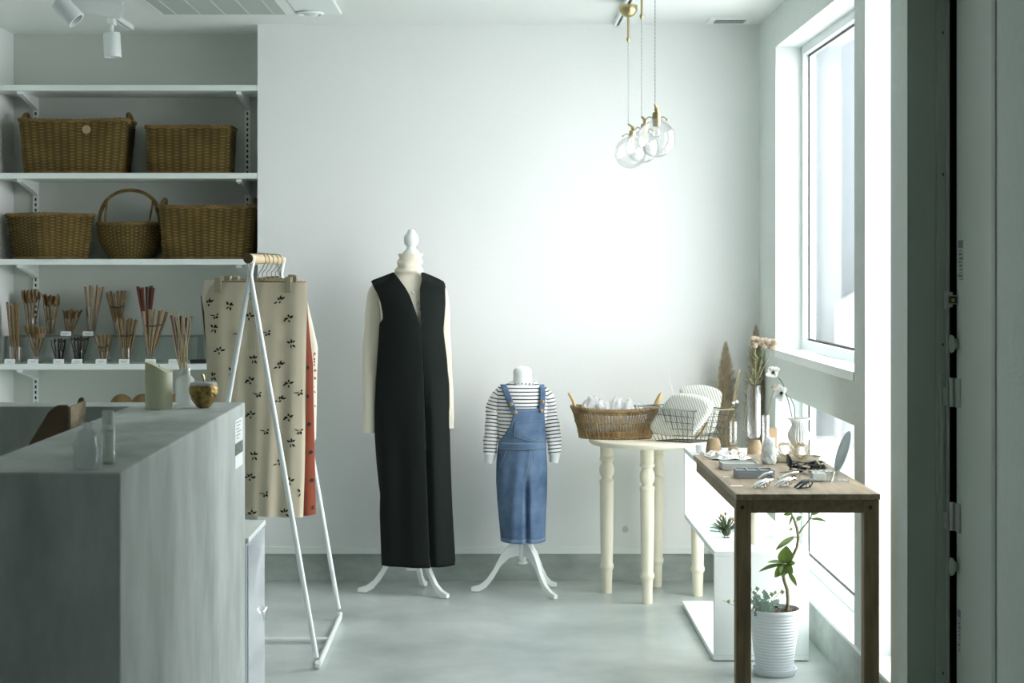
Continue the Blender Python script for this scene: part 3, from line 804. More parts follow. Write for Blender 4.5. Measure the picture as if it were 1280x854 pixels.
# leaflet taped to the side of the counter
lf = thing('leaflet', 'tall narrow white leaflet with a photo strip on the counter side, by its far corner', 'leaflet', (-.7475, 5.06, .70), (0, 0, math.radians(-.4)))
def L2(py, s=430): return PZ(py, s)
obj('paper', MB().box((0, 0, L2(585.5) - .70), (.0012, .145, L2(525) - .70)), m_card, lf, smooth=False)
obj('photo_strip', MB().box((.0008, .001, L2(569) - .70), (.0018, .144, L2(554) - .70)), m_photo, lf, smooth=False)
tx = MB()
for k in range(6):
    z = L2(529 + k * 4) - .70; tx.box((.0008, .02 + .01 * (k % 2), z), (.0016, .115 - .02 * (k % 3), z + .0022))
obj('lettering', tx, m_ink, lf, smooth=False)

def C(px, py): return on(px, py, 1.0)
# candle
c = C(198.5, 511); s = F / c.y
cd = thing('pillar_candle', 'thick ivory pillar candle with a slanted top on the counter', 'candle', c)
def fc(u, v):
    a = 2 * PI * u; r = .039; x = r * math.cos(a); y = r * math.sin(a)
    zt = lerp(.136, .106, smooth01((x + r) / (2 * r))) + .002 * math.sin(a * 3)
    if v < .9: return Vector((x, y, zt * v / .9))
    k = (1 - v) / .1; return Vector((x * k, y * k, lerp(.120, zt, k ** 1.2 if k > 0 else 0)))
obj('wax_body', MB().grid(fc, 40, 20, wrap=True), m_candle, cd, smooth_angle=60)
obj('wick', MB().tube([(0, 0, .118), (.001, 0, .127)], .0012, 6), m_black, cd)
# reed diffuser
c = C(231.5, 507)
rd = thing('reed_diffuser', 'frosted white bottle with pale willow reeds on the counter', 'diffuser', c)
obj('bottle', MB().lathe([(.001, 0), (.026, 0), (.028, .003), (.028, .065), (.026, .078), (.014, .090), (.013, .112), (.011, .112), (.011, .090), (.001, .085)], 28), m_frost, rd)
obj('neck_collar', MB().lathe([(.0145, .090), (.0155, .092), (.0155, .108), (.0145, .110)], 28), m_glass, rd)
for k, (dx, dz) in enumerate([(-.052, .145), (-.036, .17), (-.028, .165), (-.02, .16), (-.01, .155), (.008, .163), (.014, .14), (-.005, .13)]):
    pts = [Vector((dx * .1 * 0 + (k - 4) * .0012, rng.uniform(-.003, .003), .03))]
    for i in range(1, 9):
        t = i / 8; pts.append(Vector(((k - 4) * .0012 * (1 - t) + dx * t ** 1.3 + .003 * math.sin(t * 9 + k), .004 * math.sin(t * 7 + k * 2), .03 + (dz + .09) * t)))
    obj('reed', MB().tube(pts, [lerp(.0022, .0014, i / 8) for i in range(9)], 6), m_reed, rd)
# gold apple
c = C(254.5, 510)
ap = thing('mosaic_apple', 'small gold mosaic glass apple on the counter edge', 'ornament', c)
obj('apple_body', MB().lathe([(.001, 0), (.014, .0), (.020, .004), (.034, .022), (.042, .045), (.043, .058), (.040, .066), (.038, .068)], 36), m_gold, ap)
obj('glass_crown', MB().lathe([(.040, .066), (.037, .073), (.028, .077), (.016, .074), (.001, .070)], 36), m_frost, ap)
obj('brass_stem', MB().tube([(0, 0, .071), (.001, 0, .082), (-.002, 0, .092), (-.004, 0, .096)], [.003, .0032, .0045, .0045], 8), m_brass, ap)
# clear bottle
c = C(135, 580)
bt = thing('clear_bottle', 'slim clear bottle with a white cap near the counter corner', 'bottle', c)
obj('bottle', MB().lathe([(.001, 0), (.0135, 0), (.0145, .002), (.0145, .073), (.012, .077), (.0095, .078), (.0095, .082)], 28), m_acryl, bt)
obj('liquid', MB().lathe([(.001, .002), (.0125, .002), (.0125, .068), (.001, .068)], 24), glass_mat('bottle_liquid', tint=(.97, .98, .95), base=.08, edge=.6, milky=.12), bt)
obj('cap', MB().lathe([(.0115, .080), (.012, .081), (.012, .107), (.011, .109), (.001, .1095)], 28), m_card, bt)
# organza pouch
c = C(109, 586)
pm = MB()
def fpouch(u, v):
    a = 2 * PI * u
    w = interp([(0, .026), (.15, .029), (.5, .027), (.8, .018), (.88, .008), (.93, .010), (1, .014)], v)
    k = 1 + .10 * math.sin(a * 7 + v * 6) * v + .12 * nz(math.cos(a) * 2, math.sin(a) * 2, v * 5)
    return Vector((w * k * math.cos(a), .55 * w * k * math.sin(a), v * .092))
pm.grid(fpouch, 48, 24, wrap=True)
po = thing('organza_pouch', 'small sheer white drawstring pouch beside the clear bottle', 'pouch', c + Vector((0, 0, .001)))
obj('pouch_body', pm, m_organza, po)
obj('soft_filling', MB().sphere((0, 0, .032), .021, 16, 10, (1, .5, 1.4)), m_organza, po)
obj('drawstring', MB().tube([(.009, -.006, .081), (.016, -.01, .07), (.024, -.012, .074), (.018, -.012, .062), (.023, -.012, .035), (.020, -.013, .012)], .0011, 6).tube([(-.004, -.006, .081), (-.009, -.008, .098)], .001, 6), m_silver, po)
# wooden stand with cane panel, on the inner desk
st = thing('wooden_stand', 'brown wooden stand with a woven cane panel inside the counter', 'stand', (0, 0, 0))
def plate(s, pts, name='side_board'):
    poly = [(PX(a, s), PZ(b, s)) for a, b in pts]; y = F / s
    obj(name, MB().prism(poly, y, y + .012), m_stand, st, smooth=False, bevel=.002)
plate(470, [(33, 560), (60, 515), (70, 507.5), (74, 506.5), (83, 506.5), (85.5, 509), (86, 560), (86, 648), (33, 648)])
plate(440, [(72, 540), (96, 505), (98, 499), (101, 496.5), (104, 498), (105, 504), (105, 560), (105, 628), (72, 628)])
x1, x2 = PX(85, 470), PX(104, 440)
cp = MB().add([(x1 + .001, F / 470, PZ(509, 470)), (x2 + .001, F / 440, PZ(501, 440)), (x2 + .001, F / 440, PZ(560, 440)), (x1 + .001, F / 470, PZ(560, 470))], [(0, 1, 2, 3)])
obj('cane_panel', cp, m_cane, st, smooth=False, solid=.006)
ml = MB().box((PX(33, 470), F / 470, .7355), (PX(86, 470), F / 440 + .01, .752)); obj('base_board', ml, m_stand, st, smooth=False)

# glossy cabinet by the counter end
cab = thing('gloss_cabinet', 'low glossy white cabinet between the counter and the clothes rack', 'cabinet', (-1.0, 5.30, 0))
obj('carcass', MB().box((-.30, 0, 0), (.252, .385, .570)), m_gloss_white, cab, bevel=.004, smooth=False)
obj('top_board', MB().box((-.302, -.002, .5705), (.260, .390, .587)), m_shelf, cab, bevel=.003, smooth=False)
obj('door_panel', MB().box((.2525, .010, .03), (.258, .380, .565)), m_gloss_white, cab, bevel=.002, smooth=False)
obj('pull_handle', MB().tube([(.259, .30, .30), (.268, .31, .31), (.270, .33, .315), (.268, .345, .305), (.262, .35, .27)], .004, 8), m_silver, cab)

# ============================================================ CLOTHES RACK
SF, SB = 358.0, 313.0
YF, YK = F / SF, F / SB
rk = thing('clothes_rack', 'white steel A-frame clothes rack with a pale wooden rod', 'clothes rack', (-.85, (YF + YK) / 2, 0))
o0 = Vector((-.85, (YF + YK) / 2, 0))
def R_(v): return Vector(v) - o0
zt = 1.438
for sx, xf in ((1, -.614), (-1, -1.088)):
    for yy, nm in ((YF, 'leg'), (YK, 'leg')):
        top = Vector((-.85 - sx * .012, yy, zt + .012)); foot = Vector((xf, yy, .016))
        m_ = foot + (top - foot) * .02
        obj(nm, MB().tube([R_(top), R_(top.lerp(foot, .5)), R_(m_)], .0095, 10), m_white_metal, rk)
    obj('floor_bar', MB().tube([R_((xf, YF, .028)), R_((xf, YF + .012, .012)), R_((xf, YK - .012, .012)), R_((xf, YK, .028))], .0105, 10), m_white_metal, rk)
obj('cross_bar', MB().tube([R_((-.614, 6.56, .014)), R_((-1.088, 6.56, .014))], .009, 10), m_white_metal, rk)
rod = MB().tube([R_((-.85, YF - .05, zt)), R_((-.85, YK + .02, zt))], .0175, 18)
ro = obj('rod', rod, m_beech, rk)
obj('rod_end', MB().tube([R_((-.85, YF - .053, zt)), R_((-.85, YF - .0495, zt))], .0172, 18), m_darkwood, ro)

# leaves of the print, in metres around a motif centre
MOT = [
 [(0, 0, 70, .022, .008), (.004, .004, 20, .018, .007), (-.004, .002, 140, .02, .008), (-.002, -.004, 250, .02, .005), (.004, -.005, 300, .02, .008)],
 [(0, 0, 30, .026, .008), (-.002, 0, 75, .022, .008), (-.006, -.004, 110, .016, .007), (-.012, -.010, 210, .02, .006), (.0, -.006, 250, .014, .007)],
 [(0, 0, 160, .02, .009), (.004, .002, 10, .022, .008), (-.01, -.002, 200, .018, .007), (.002, .006, 80, .014, .008), (.012, .0, 35, .018, .006), (0, -.006, 280, .014, .007)],
 [(0, 0, 175, .030, .004), (.002, 0, 320, .016, .009), (.006, .004, 50, .012, .007), (-.002, -.004, 250, .012, .008)],
]
def leaf_poly(cx, cz, ang, L, w):
    a = math.radians(ang); ca, sa = math.cos(a), math.sin(a)
    pts = [(0, 0), (.3, .5), (.65, .42), (1, 0), (.65, -.42), (.3, -.5)]
    return [(cx + (p * L) * ca - (q * w) * sa, cz + (p * L) * sa + (q * w) * ca) for p, q in pts]
def skirt(name, label, mat, cx, y, s, xl, xr, ztop, zbot, amp=.006, phase=0, prints=None, printmat=None, thick=.05, group=None, off=None):
    """two cloth sheets joined at the sides, hanging from the waistband"""
    w = thing(name, label, 'skirt', (cx, y, ztop), group=group)
    h = ztop - zbot
    def half(u, v): # u -1..1 , v 0 top..1 bottom, outline
        L = interp(xl, v); R = interp(xr, v); return lerp(L, R, (u + 1) / 2)
    def dep(u, v):
        e = max(0, 1 - abs(u) ** 3) ** .6
        return e * (thick * (.28 + .4 * v)) + (.2 + v) * amp * (math.sin(u * 8 + phase) + .6 * math.sin(u * 17 + phase * 2 + v * 2)) * e + .003 * nz(u * 3, v * 4, phase)
    def ff(u, v): return Vector((half(u, v), -dep(u, v), -v * h + .004 * math.cos(u * 3 + phase) * v))
    def fb(u, v): return Vector((half(u, v), dep(u, v) * .8, -v * h))
    mb = MB().grid(lambda a, b: ff(a * 2 - 1, b), 48, 40)
    mb.grid(lambda a, b: fb(a * 2 - 1, b), 48, 40)
    obj('skirt_cloth', mb, mat, w, recalc=False, smooth_angle=180)
    wb = MB().grid(lambda a, b: ff(a * 2 - 1, b * .035) + Vector((0, -.0012, 0)), 48, 2).grid(lambda a, b: ff(a * 2 - 1, .985 + b * .015) + Vector((0, -.001, 0)), 48, 1)
    obj('hem_and_waistband', wb, mat, w, recalc=False, smooth_angle=180)
    if prints:
        pm = MB()
        for mx, mz, kind, rot in prints:
            for (lx, lz, ang, L, wd) in (MOT[kind] if isinstance(kind, int) else kind):
                poly = leaf_poly(lx * .8, lz * .8, ang + rot, L * .80, wd * .95)
                vs = []
                for a, b in poly:
                    X, Zz = mx + a, mz + b
                    v = (ztop - Zz) / h
                    if not 0 <= v <= 1: break
                    Lx, Rx = interp(xl, v), interp(xr, v); u = (X - cx - Lx) / (Rx - Lx) * 2 - 1
                    if abs(u) > .98: break
                    p = ff(u, v); vs.append(p + Vector((0, -.0022, 0)))
                if len(vs) == len(poly): pm.add(vs, [tuple(range(len(vs)))])
        if pm.f: obj('printed_sprigs', pm, printmat or m_print, w, smooth=False, recalc=False, kind='stuff')
    return w
s1 = 345.0; y1 = F / s1; cx1 = PX(318, s1)
def rel(px, s, cx): return PX(px, s) - cx
xl = [(0, rel(268, s1, cx1)), (.03, rel(260, s1, cx1)), (.09, rel(255, s1, cx1)), (.25, rel(257, s1, cx1)), (.5, rel(260, s1, cx1)), (1, rel(262, s1, cx1))]
xr = [(0, rel(384, s1, cx1)), (.1, rel(384.5, s1, cx1)), (.3, rel(383, s1, cx1)), (.8, rel(381, s1, cx1)), (1, rel(379, s1, cx1))]
mot_px = [(287.5, 382, 0), (316, 369, 0), (351, 374.5, 1), (312, 395.5, 2), (361, 398, 2), (299, 417, 3), (335, 416, 3), (275, 438, 2), (365, 429, 0), (318, 449, 0), (351, 455.5, 1), (291, 464, 0), (313, 476, 2), (361, 479, 2), (324, 493, 3), (352, 498, 1), (361, 521, 2), (314, 518.7, 2), (333.6, 539, 3), (375, 538, 3), (365, 552, 0), (319, 569.4, 0), (351, 576, 1), (314, 596.5, 2), (362.5, 600, 2), (333, 616.6, 3), (377, 614, 0), (357, 639, 0), (316, 642, 2), (262, 378, 1), (268, 410, 0), (266, 470, 0), (283, 510, 1), (285, 545, 2), (283, 590, 0), (300, 550, 3), (375, 490, 3), (270, 395, 3)]
mot = [(PX(a, s1), PZ(b, s1), k, (i * 37) % 50 - 25) for i, (a, b, k) in enumerate(mot_px)]
skirt('printed_skirt', 'cream linen skirt printed with dark olive sprigs, frontmost on the rack', m_skirt, cx1, y1, s1, xl, xr, PZ(353, s1), PZ(645, s1), .007, .4, mot)
# the left side of the front skirt is turned forward in a fold
s2 = 339.5; y2 = F / s2; cx2 = PX(332, s2)
xl2 = [(0, rel(280, s2, cx2)), (1, rel(300, s2, cx2))]; xr2 = [(0, rel(383, s2, cx2)), (.15, rel(385, s2, cx2)), (.35, rel(391, s2, cx2)), (.6, rel(392.5, s2, cx2)), (1, rel(395, s2, cx2))]
dots = []
for a, b in ((384.5, 459.5), (384.5, 495), (387, 530), (389, 565), (390.5, 600), (392.3, 634)):
    ang = [(0, 0, k * 60, .0100, .0125) for k in range(6)]
    dots.append((PX(a, s2), PZ(b, s2), ang, 0))
skirt('dotted_skirt', 'rust red linen skirt with dark dots, second on the rack', m_rust, cx2, y2, s2, xl2, xr2, PZ(352, s2), PZ(643, s2), .005, 2, dots)
s3 = 333.0; y3 = F / s3; cx3 = PX(335, s3)
xl3 = [(0, rel(256, s3, cx3)), (.08, rel(251.5, s3, cx3)), (.3, rel(262, s3, cx3)), (1, rel(300, s3, cx3))]; xr3 = [(0, rel(380, s3, cx3)), (.15, rel(384, s3, cx3)), (.4, rel(392, s3, cx3)), (.8, rel(394, s3, cx3)), (1, rel(390, s3, cx3))]
skirt('plain_skirt', 'plain cream linen skirt, third on the rack behind the rust one', m_floralc, cx3, y3, s3, xl3, xr3, PZ(350, s3), PZ(600, s3), .005, 4)
s4 = 326.0; y4 = F / s4; cx4 = PX(338, s4)
xl4 = [(0, rel(300, s4, cx4)), (1, rel(320, s4, cx4))]; xr4 = [(0, rel(378, s4, cx4)), (.3, rel(392, s4, cx4)), (.42, rel(397.5, s4, cx4)), (1, rel(395, s4, cx4))]
fl = [(PX(394 + (i % 3) - 1, s4), PZ(445 + i * 9, s4), 2, i * 70) for i in range(15)]
skirt('floral_skirt', 'pale floral linen skirt with red sprigs, fourth on the rack', m_floralc, cx4, y4, s4, xl4, xr4, PZ(350, s4), PZ(548, s4), .006, 6, fl, m_printred)
s5 = 320.0; y5 = F / s5; cx5 = PX(330, s5)
skirt('brown_skirt', 'dark brown skirt, hindmost on the rack, showing at its left edge', M('brown_wool', lin(88, 66, 52), .9), cx5, y5, s5,
      [(0, rel(258, s5, cx5)), (.1, rel(251, s5, cx5)), (.35, rel(256, s5, cx5)), (1, rel(270, s5, cx5))], [(0, rel(378, s5, cx5)), (1, rel(380, s5, cx5))], PZ(350, s5), PZ(560, s5), .005, 1)
def hanger(y, s, xa, xb, zc, label):
    t = thing('clip_hanger', label, 'hanger', (-.85, y, zc))
    z0 = 0
    hk = [(0, 0, z0), (0, 0, .030)]
    top = zt - zc
    for i in range(15):
        a = math.radians(-60 + i * 17); hk.append((.020 * math.cos(a) * -1 + .0, 0, top - .000 + .021 * math.sin(a) + .0))
    hk = [(0, 0, 0), (-.002, 0, .025), (.012, 0, top - .036), (.024, 0, top - .010), (.0235, 0, top + .006), (.015, 0, top + .0185), (0, 0, top + .022), (-.015, 0, top + .0185), (-.0235, 0, top + .004)]
    obj('hook', MB().tube(hk, .0018, 8), m_brass_pale, t)
    bar = MB().tube([(xa - (-.85) - .012, 0, -.004), (0, 0, 0), (xb + .85 + .012, 0, -.004)], .0030, 8)
    obj('cross_bar', bar, m_brass_pale, t)
    obj('hook_socket', MB().box((-.012, -.004, -.006), (.012, .004, .010)), m_brass_pale, t, bevel=.001)
    for xx in (xa, xb):
        cl = MB().box((xx + .85 - .011, -.022, -.042), (xx + .85 + .011, -.019, .012)).box((xx + .85 - .011, .019, -.042), (xx + .85 + .011, .022, .012)).box((xx + .85 - .006, -.019, -.008), (xx + .85 + .006, .019, .006))
        cl.tube([(xx + .85 - .012, 0, .010), (xx + .85 + .012, 0, .010)], .005, 8)
        obj('clip', cl, m_brass_pale, t, bevel=.001)
wds = ['frontmost, carrying the olive sprig skirt', 'second, carrying the rust red skirt', 'third, carrying the plain cream skirt', 'fourth, carrying the pale floral skirt', 'hindmost, carrying the brown skirt']
for i, (y, s, a, b, z) in enumerate([(y1, s1, 273.5, 361, 351), (y2, s2, 295, 368, 350), (y3, s3, 285, 366, 349), (y4, s4, 312, 366, 348.5), (y5, s5, 290, 364, 348)]):
    hanger(y, s, PX(a, s), PX(b, s), PZ(z, s), 'pale brass clip hanger on the rod, ' + wds[i])

# ============================================================ MANNEQUIN WITH BLACK DRESS
SM = 289.0; YM = F / SM
XM = PX(514, SM)
def cab_leg(mb, ang, R, H, w=.020, th=.020, drop=0):
    """an arched leg: from the hub out and down, ending in a flat toe"""
    pts = [(0, H), (.10, H * 1.0), (.25, H * .93), (.42, H * .72), (.56, H * .42), (.70, H * .20), (.84, H * .09), (1, .0 + .012)]
    ww = [.072, .068, .058, .048, .040, .035, .030, .018]
    up = [(r, z + a * .5) for (r, z), a in zip(pts, ww)]; lo = [(r, max(0, z - a * .5)) for (r, z), a in zip(pts, ww)]
    rings = []
    for (r1_, z1_), (r2_, z2_) in zip(up, lo):
        rings.append([Vector((r1_ * R, -th / 2, z1_)), Vector((r1_ * R, th / 2, z1_)), Vector((r2_ * R, th / 2, z2_)), Vector((r2_ * R, -th / 2, z2_))])
    st_ = len(mb.v); mb.loft(rings); mb.xf(Matrix.Rotation(ang, 4, 'Z'), st_)
    return mb
mq = thing('mannequin', 'white dress form on three curved legs wearing the black dress', 'mannequin', (XM, YM, 0))
def LM(px, py): return Vector((PX(px, SM) - XM, 0, PZ(py, SM)))
# feet measured: left, right front, back
for fx, fy in ((447, 741), (560, 749), (532, 741)):
    g = on(fx, fy, 0.0) - Vector((XM, YM, 0))
    if fx == 532: g = Vector((.055, .17, 0))
    ang = math.atan2(g.y, g.x); R = Vector((g.x, g.y)).length
    obj('leg', cab_leg(MB(), ang, R, .19), m_white_wood, mq, bevel=.002, smooth_angle=50)
obj('pole', MB().lathe([(.001, .10), (.022, .10), (.022, .30), (.016, .34), (.016, .80)], 20), m_white_wood, mq)
kn = [(.001, 1.44), (.034, 1.442), (.040, 1.455), (.040, 1.468), (.030, 1.480), (.020, 1.490), (.019, 1.500), (.030, 1.512), (.0325, 1.532), (.029, 1.548), (.020, 1.556), (.018, 1.562), (.014, 1.572), (.001, 1.575)]
obj('neck_finial', MB().lathe(kn, 32), m_mann, mq)

def body_ring(py, k, nseg=40):
    """cross-section of the dressed body at photo row py, k = fraction of the dress outline"""
    c = interp([(340, 511), (352, 510.5), (400, 515), (500, 516), (703, 523)], py)
    hw = interp([(340, 18), (344, 21), (348, 27), (353, 34), (362, 41), (400, 39), (470, 43), (703, 45)], py)
    b = interp([(338, .044), (343, .046), (350, .050), (362, .074), (385, .096), (420, .106), (470, .104), (560, .112)], py)
    return [W(c, py) + Vector((hw / SM * k * math.cos(2 * PI * q / nseg), b * k * .90 * math.sin(2 * PI * q / nseg), 0)) for q in range(nseg)]
def W(px, py, dy=0):
    return Vector((PX(px, SM) - XM, dy, PZ(py, SM)))
obj('torso', MB().loft([body_ring(lerp(560, 342, i / 30), .93) for i in range(31)]), m_canvas, mq)

tn = thing('turtleneck', 'cream turtleneck jersey with long sleeves under the black dress', 'turtleneck', (XM, YM, 0))
rings = [body_ring(lerp(520, 341, i / 34), .975) for i in range(35)]
for i in range(18):
    py = lerp(340, 317, i / 17); rg = []
    for j in range(40):
        a = 2 * PI * j / 40
        q = .0045 * math.sin((340 - py) * .62 + 1.3 * math.sin(a * 2)) + .003 * nz(math.cos(a) * 2, math.sin(a) * 2, py * .12)
        A = interp([(317, .0505), (328, .052), (334, .0545), (340, .060)], py) + q
        cc = interp([(317, 513.5), (340, 511)], py)
        rg.append(W(cc, py) + Vector((A * math.cos(a), A * .9 * math.sin(a), 0)))
    rings.append(rg)
rings.append([W(513.5, 319) + Vector((.040 * math.cos(2 * PI * j / 40), .036 * math.sin(2 * PI * j / 40), 0)) for j in range(40)])
obj('jersey_body', MB().loft(rings, False), m_cream_knit, tn, smooth_angle=180)
def sleeve(name, parent, path, radii, mat, n=18, fold=.003, sy=.75, seed=0, capstart=True):
    rings = []; K = 34
    tot = len(path) - 1
    for i in range(K + 1):
        t = i / K * tot; k = min(int(t), tot - 1); q = t - k
        c = Vector(path[k]).lerp(Vector(path[k + 1]), q); r = lerp(radii[k], radii[k + 1], q)
        d = (Vector(path[min(k + 1, tot)]) - Vector(path[k])).normalized()
        ax = Vector((0, 1, 0)).cross(d).normalized(); ay = d.cross(ax)
        rg = []
        for j in range(n):
            a = 2 * PI * j / n
            w = r * (1 + fold / r * nz(math.cos(a) * 1.6 + seed, math.sin(a) * 1.6, i * .22) * 2.2)
            rg.append(c + ax * (w * math.cos(a)) + ay * (w * sy * math.sin(a)))
        rings.append(rg)
    return obj(name, MB().loft(rings, True), mat, parent, smooth_angle=75)
sleeve('sleeve', tn, [W(476, 352, .02), W(468, 366, .02), W(466, 400, .01), W(463.5, 450, 0), W(462, 500, -.005), W(461, 541, -.01)], [.020, .032, .036, .034, .032, .030], m_cream_knit)
sleeve('sleeve', tn, [W(545, 353, .04), W(552, 366, .05), W(555, 400, .055), W(558, 450, .055), W(560, 500, .05), W(561, 537, .05)], [.020, .026, .025, .022, .020, .019], m_cream_knit, seed=4)
bt_ = MB()
for a, b_ in ((517, 365), (524, 378), (526, 386)): bt_.sphere(tuple(W(a, b_, -interp([(350, .062), (362, .080), (385, .096)], b_) * .885)), .0042, 10, 6)
obj('small_button', bt_, m_silver, tn, kind='stuff')

# dress: outline in photo pixels (left edge, right edge by row)
dr = thing('black_dress', 'long sleeveless black dress with a deep V neck on the mannequin', 'dress', (XM, YM, 0))
LO = [(340.5, 491.5), (346, 477), (351, 463.7), (358, 467.5), (366, 472.5), (378, 477), (390, 479.3), (398, 480), (404, 475.5), (430, 474), (475, 470.5), (510, 469), (541, 468.6), (575, 471), (602, 474), (616, 476), (640, 475.5), (703, 477.8)]
RO = [(340.5, 529), (345, 541), (352, 555.5), (360, 557), (380, 557.5), (400, 556), (412, 555), (430, 557), (450, 559.5), (485, 561.5), (531, 562), (580, 563), (633, 565), (703, 569)]
NL = [(340.5, 493.5), (350, 501), (360, 508.5), (370, 514), (385, 519.5), (400, 525), (410, 527.8)]
NR = [(340.5, 527), (348, 528.5), (360, 526), (380, 526.5), (400, 527.5), (410, 527.8)]
CEN = [(410, 527.8), (464, 530.5), (600, 535), (703, 539)]
def dress_y(xpx, py, front=True):
    """depth of the cloth over the body, from the screen-side silhouette"""
    cxp = (interp([(340, 512), (400, 515), (500, 516), (703, 523)], py))
    hw = interp([(340, 60), (352, 58), (400, 52), (500, 50), (703, 50)], py)
    e = max(0.0, 1 - ((xpx - cxp) / hw) ** 2) ** .5
    b = interp([(340.5, .058), (343, .062), (350, .070), (362, .088), (385, .104), (420, .112), (470, .108), (560, .115), (703, .125)], py)
    sh = 339.5 + max(0, 493 - xpx) * .4 + max(0, xpx - 528) * .43
    near = max(0, 1 - max(0, 493 - xpx, xpx - 528) / 9)
    g = max(near, .45 + .55 * smooth01((py - sh) / 10))
    return (-b if front else b * .8) * e * g
def sheet(left, right, y0, y1, front, nu, nv, extra=None):
    def f(u, v):
        py = lerp(y0, y1, v)
        xl_, xr_ = interp(left, py), interp(right, py)
        xp = lerp(xl_, xr_, u)
        yy = dress_y(xp, py, front)
        dd = 0
        if extra: dd = extra(u, v, xp, py)
        return W(xp, py, yy + dd)
    return MB().grid(f, nu, nv)
def fold_l(u, v, xp, py):
    k = smooth01((py - 430) / 200)
    return -k * .010 * math.sin((xp - 470) / 66 * 9 + .5) * math.sin(PI * min(1, u * 1.0 + .02)) + .0035 * k * nz(xp * .05, py * .02, 2) - .012 * k * smooth01((u - .72) / .28)
def fold_r(u, v, xp, py):
    k = smooth01((py - 420) / 120)
    return .014 * k * (1 - smooth01(u / .35)) - .008 * k * math.sin(u * PI) + .003 * k * nz(xp * .06, py * .02, 7)
LIN = NL + CEN[1:]; RIN = NR + CEN[1:]
def front(u, v, outer, inner, fold, flip):
    py = lerp(340.5, 704, v ** 1.25)
    a_, b_ = (interp(outer, py), interp(inner, py)) if not flip else (interp(inner, py), interp(outer, py))
    xp = lerp(a_, b_, u)
    return W(xp, py, dress_y(xp, py) + fold(u, v, xp, py))
obj('left_front_panel', MB().grid(lambda u, v: front(u, v, LO, LIN, fold_l, False), 40, 130), m_black_cloth, dr, recalc=False, smooth_angle=180, solid=-.002)
obj('right_front_panel', MB().grid(lambda u, v: front(u, v, RO, RIN, fold_r, True), 26, 130), m_black_cloth, dr, recalc=False, smooth_angle=180, solid=-.002)
BL = [(340.5, 491.5)] + LO[1:]
d3 = sheet(LO, RO, 340.5, 704, False, 30, 80)
obj('back_panel', d3, m_black_cloth, dr, recalc=False, smooth_angle=180, solid=.002)

# ============================================================ CHILD MANNEQUIN
XK = PX(653, SM)
mk = thing('child_mannequin', 'small white child dress form on three curved legs', 'mannequin', (XK, YM, 0))
for fx, fy in ((589, 740), (695, 750), (687, 733)):
    g = on(fx, fy, 0.0) - Vector((XK, YM, 0))
    if fx == 687: g = Vector((.148, .148, 0))
    ang = math.atan2(g.y, g.x); R = Vector((g.x, g.y)).length
    obj('leg', cab_leg(MB(), ang, R, .195), m_white_wood, mk, bevel=.002, smooth_angle=50)
obj('pole', MB().lathe([(.001, .126), (.020, .128), (.022, .134), (.012, .140), (.016, .150), (.018, .30), (.018, .5)], 20), m_white_wood, mk)
def WK(px, py, dy=0): return Vector((PX(px, SM) - XK, dy, PZ(py, SM)))
def tk_w(py): # left/right silhouettes of the shirt body
    return interp([(480, 634), (484, 626), (490, 620), (505, 618), (540, 622), (560, 624)], py), interp([(480, 671), (484, 680), (490, 685), (505, 686), (540, 683), (560, 682)], py)
def tk_b(py): return interp([(478, .030), (481, .040), (486, .055), (495, .068), (520, .080), (560, .085), (600, .09)], py)
obj('neck', MB().lathe([(.001, .868), (.044, .868), (.044, .90), (.040, .930), (.0395, .950), (.041, .955), (.037, .968), (.026, .978), (.001, .983)], 30), m_mann, mk, loc=(0, 0, 0))
rings = []
for i in range(14):
    py = lerp(560, 486, i / 13); l, r = tk_w(py); c = (l + r) / 2; A = (r - l) / 2 / SM * .9
    rings.append([WK(c, py) + Vector((A * math.cos(2 * PI * j / 24), tk_b(py) * .9 * math.sin(2 * PI * j / 24), 0)) for j in range(24)])
obj('torso', MB().loft(rings), m_canvas, mk)
kt = thing('striped_shirt', 'black and white striped child jersey with grey cuffs under the dungarees', 'shirt', (XK, YM, 0))
rings = []
for i in range(40):
    py = lerp(566, 484, i / 30) if i < 31 else lerp(484, 477.5, (i - 30) / 9)
    l, r = tk_w(py)
    if py < 484:
        k = (484 - py) / 6.5; l = lerp(626, 636, k ** .7); r = lerp(680, 671, k ** .7)
    c = (l + r) / 2; A = (r - l) / 2 / SM
    rg = []
    for j in range(44):
        a = 2 * PI * j / 44
        q = 1 + .03 * nz(math.cos(a) * 2, math.sin(a) * 2, py * .06)
        rg.append(WK(c, py) + Vector((A * q * math.cos(a), tk_b(py) * q * math.sin(a), 0)))
    rings.append(rg)
obj('jersey_body', MB().loft(rings, False), m_stripe, kt, smooth_angle=180)
nb = MB().tube([WK(655, 481) + Vector((.050 * math.cos(2 * PI * j / 30), .040 * math.sin(2 * PI * j / 30), .006)) for j in range(30)], .0045, 8, closed=True)
obj('neckband', nb, m_stripe, kt)
sleeve('sleeve', kt, [WK(628, 486, 0), WK(621, 497, 0), WK(617, 515, 0), WK(615, 535, -.01), WK(613.5, 552, -.015), WK(613, 568, -.02)], [.018, .032, .036, .032, .028, .026], m_stripe, fold=.004, seed=1, sy=.9)
sleeve('sleeve', kt, [WK(679, 486, 0), WK(685, 497, 0), WK(687.5, 515, 0), WK(690, 535, -.01), WK(692, 552, -.015), WK(693.5, 567, -.02)], [.018, .028, .030, .030, .029, .028], m_stripe, fold=.004, seed=6, sy=.9)
for (a, b) in (((613, 566.5), (610.8, 578)), ((693.5, 566), (691.8, 577.5))):
    obj('cuff', MB().tube([WK(*a, -.02), WK((a[0] + b[0]) / 2, (a[1] + b[1]) / 2, -.02), WK(*b, -.02)], [.024, .022, .019], 18), m_cuff, kt)
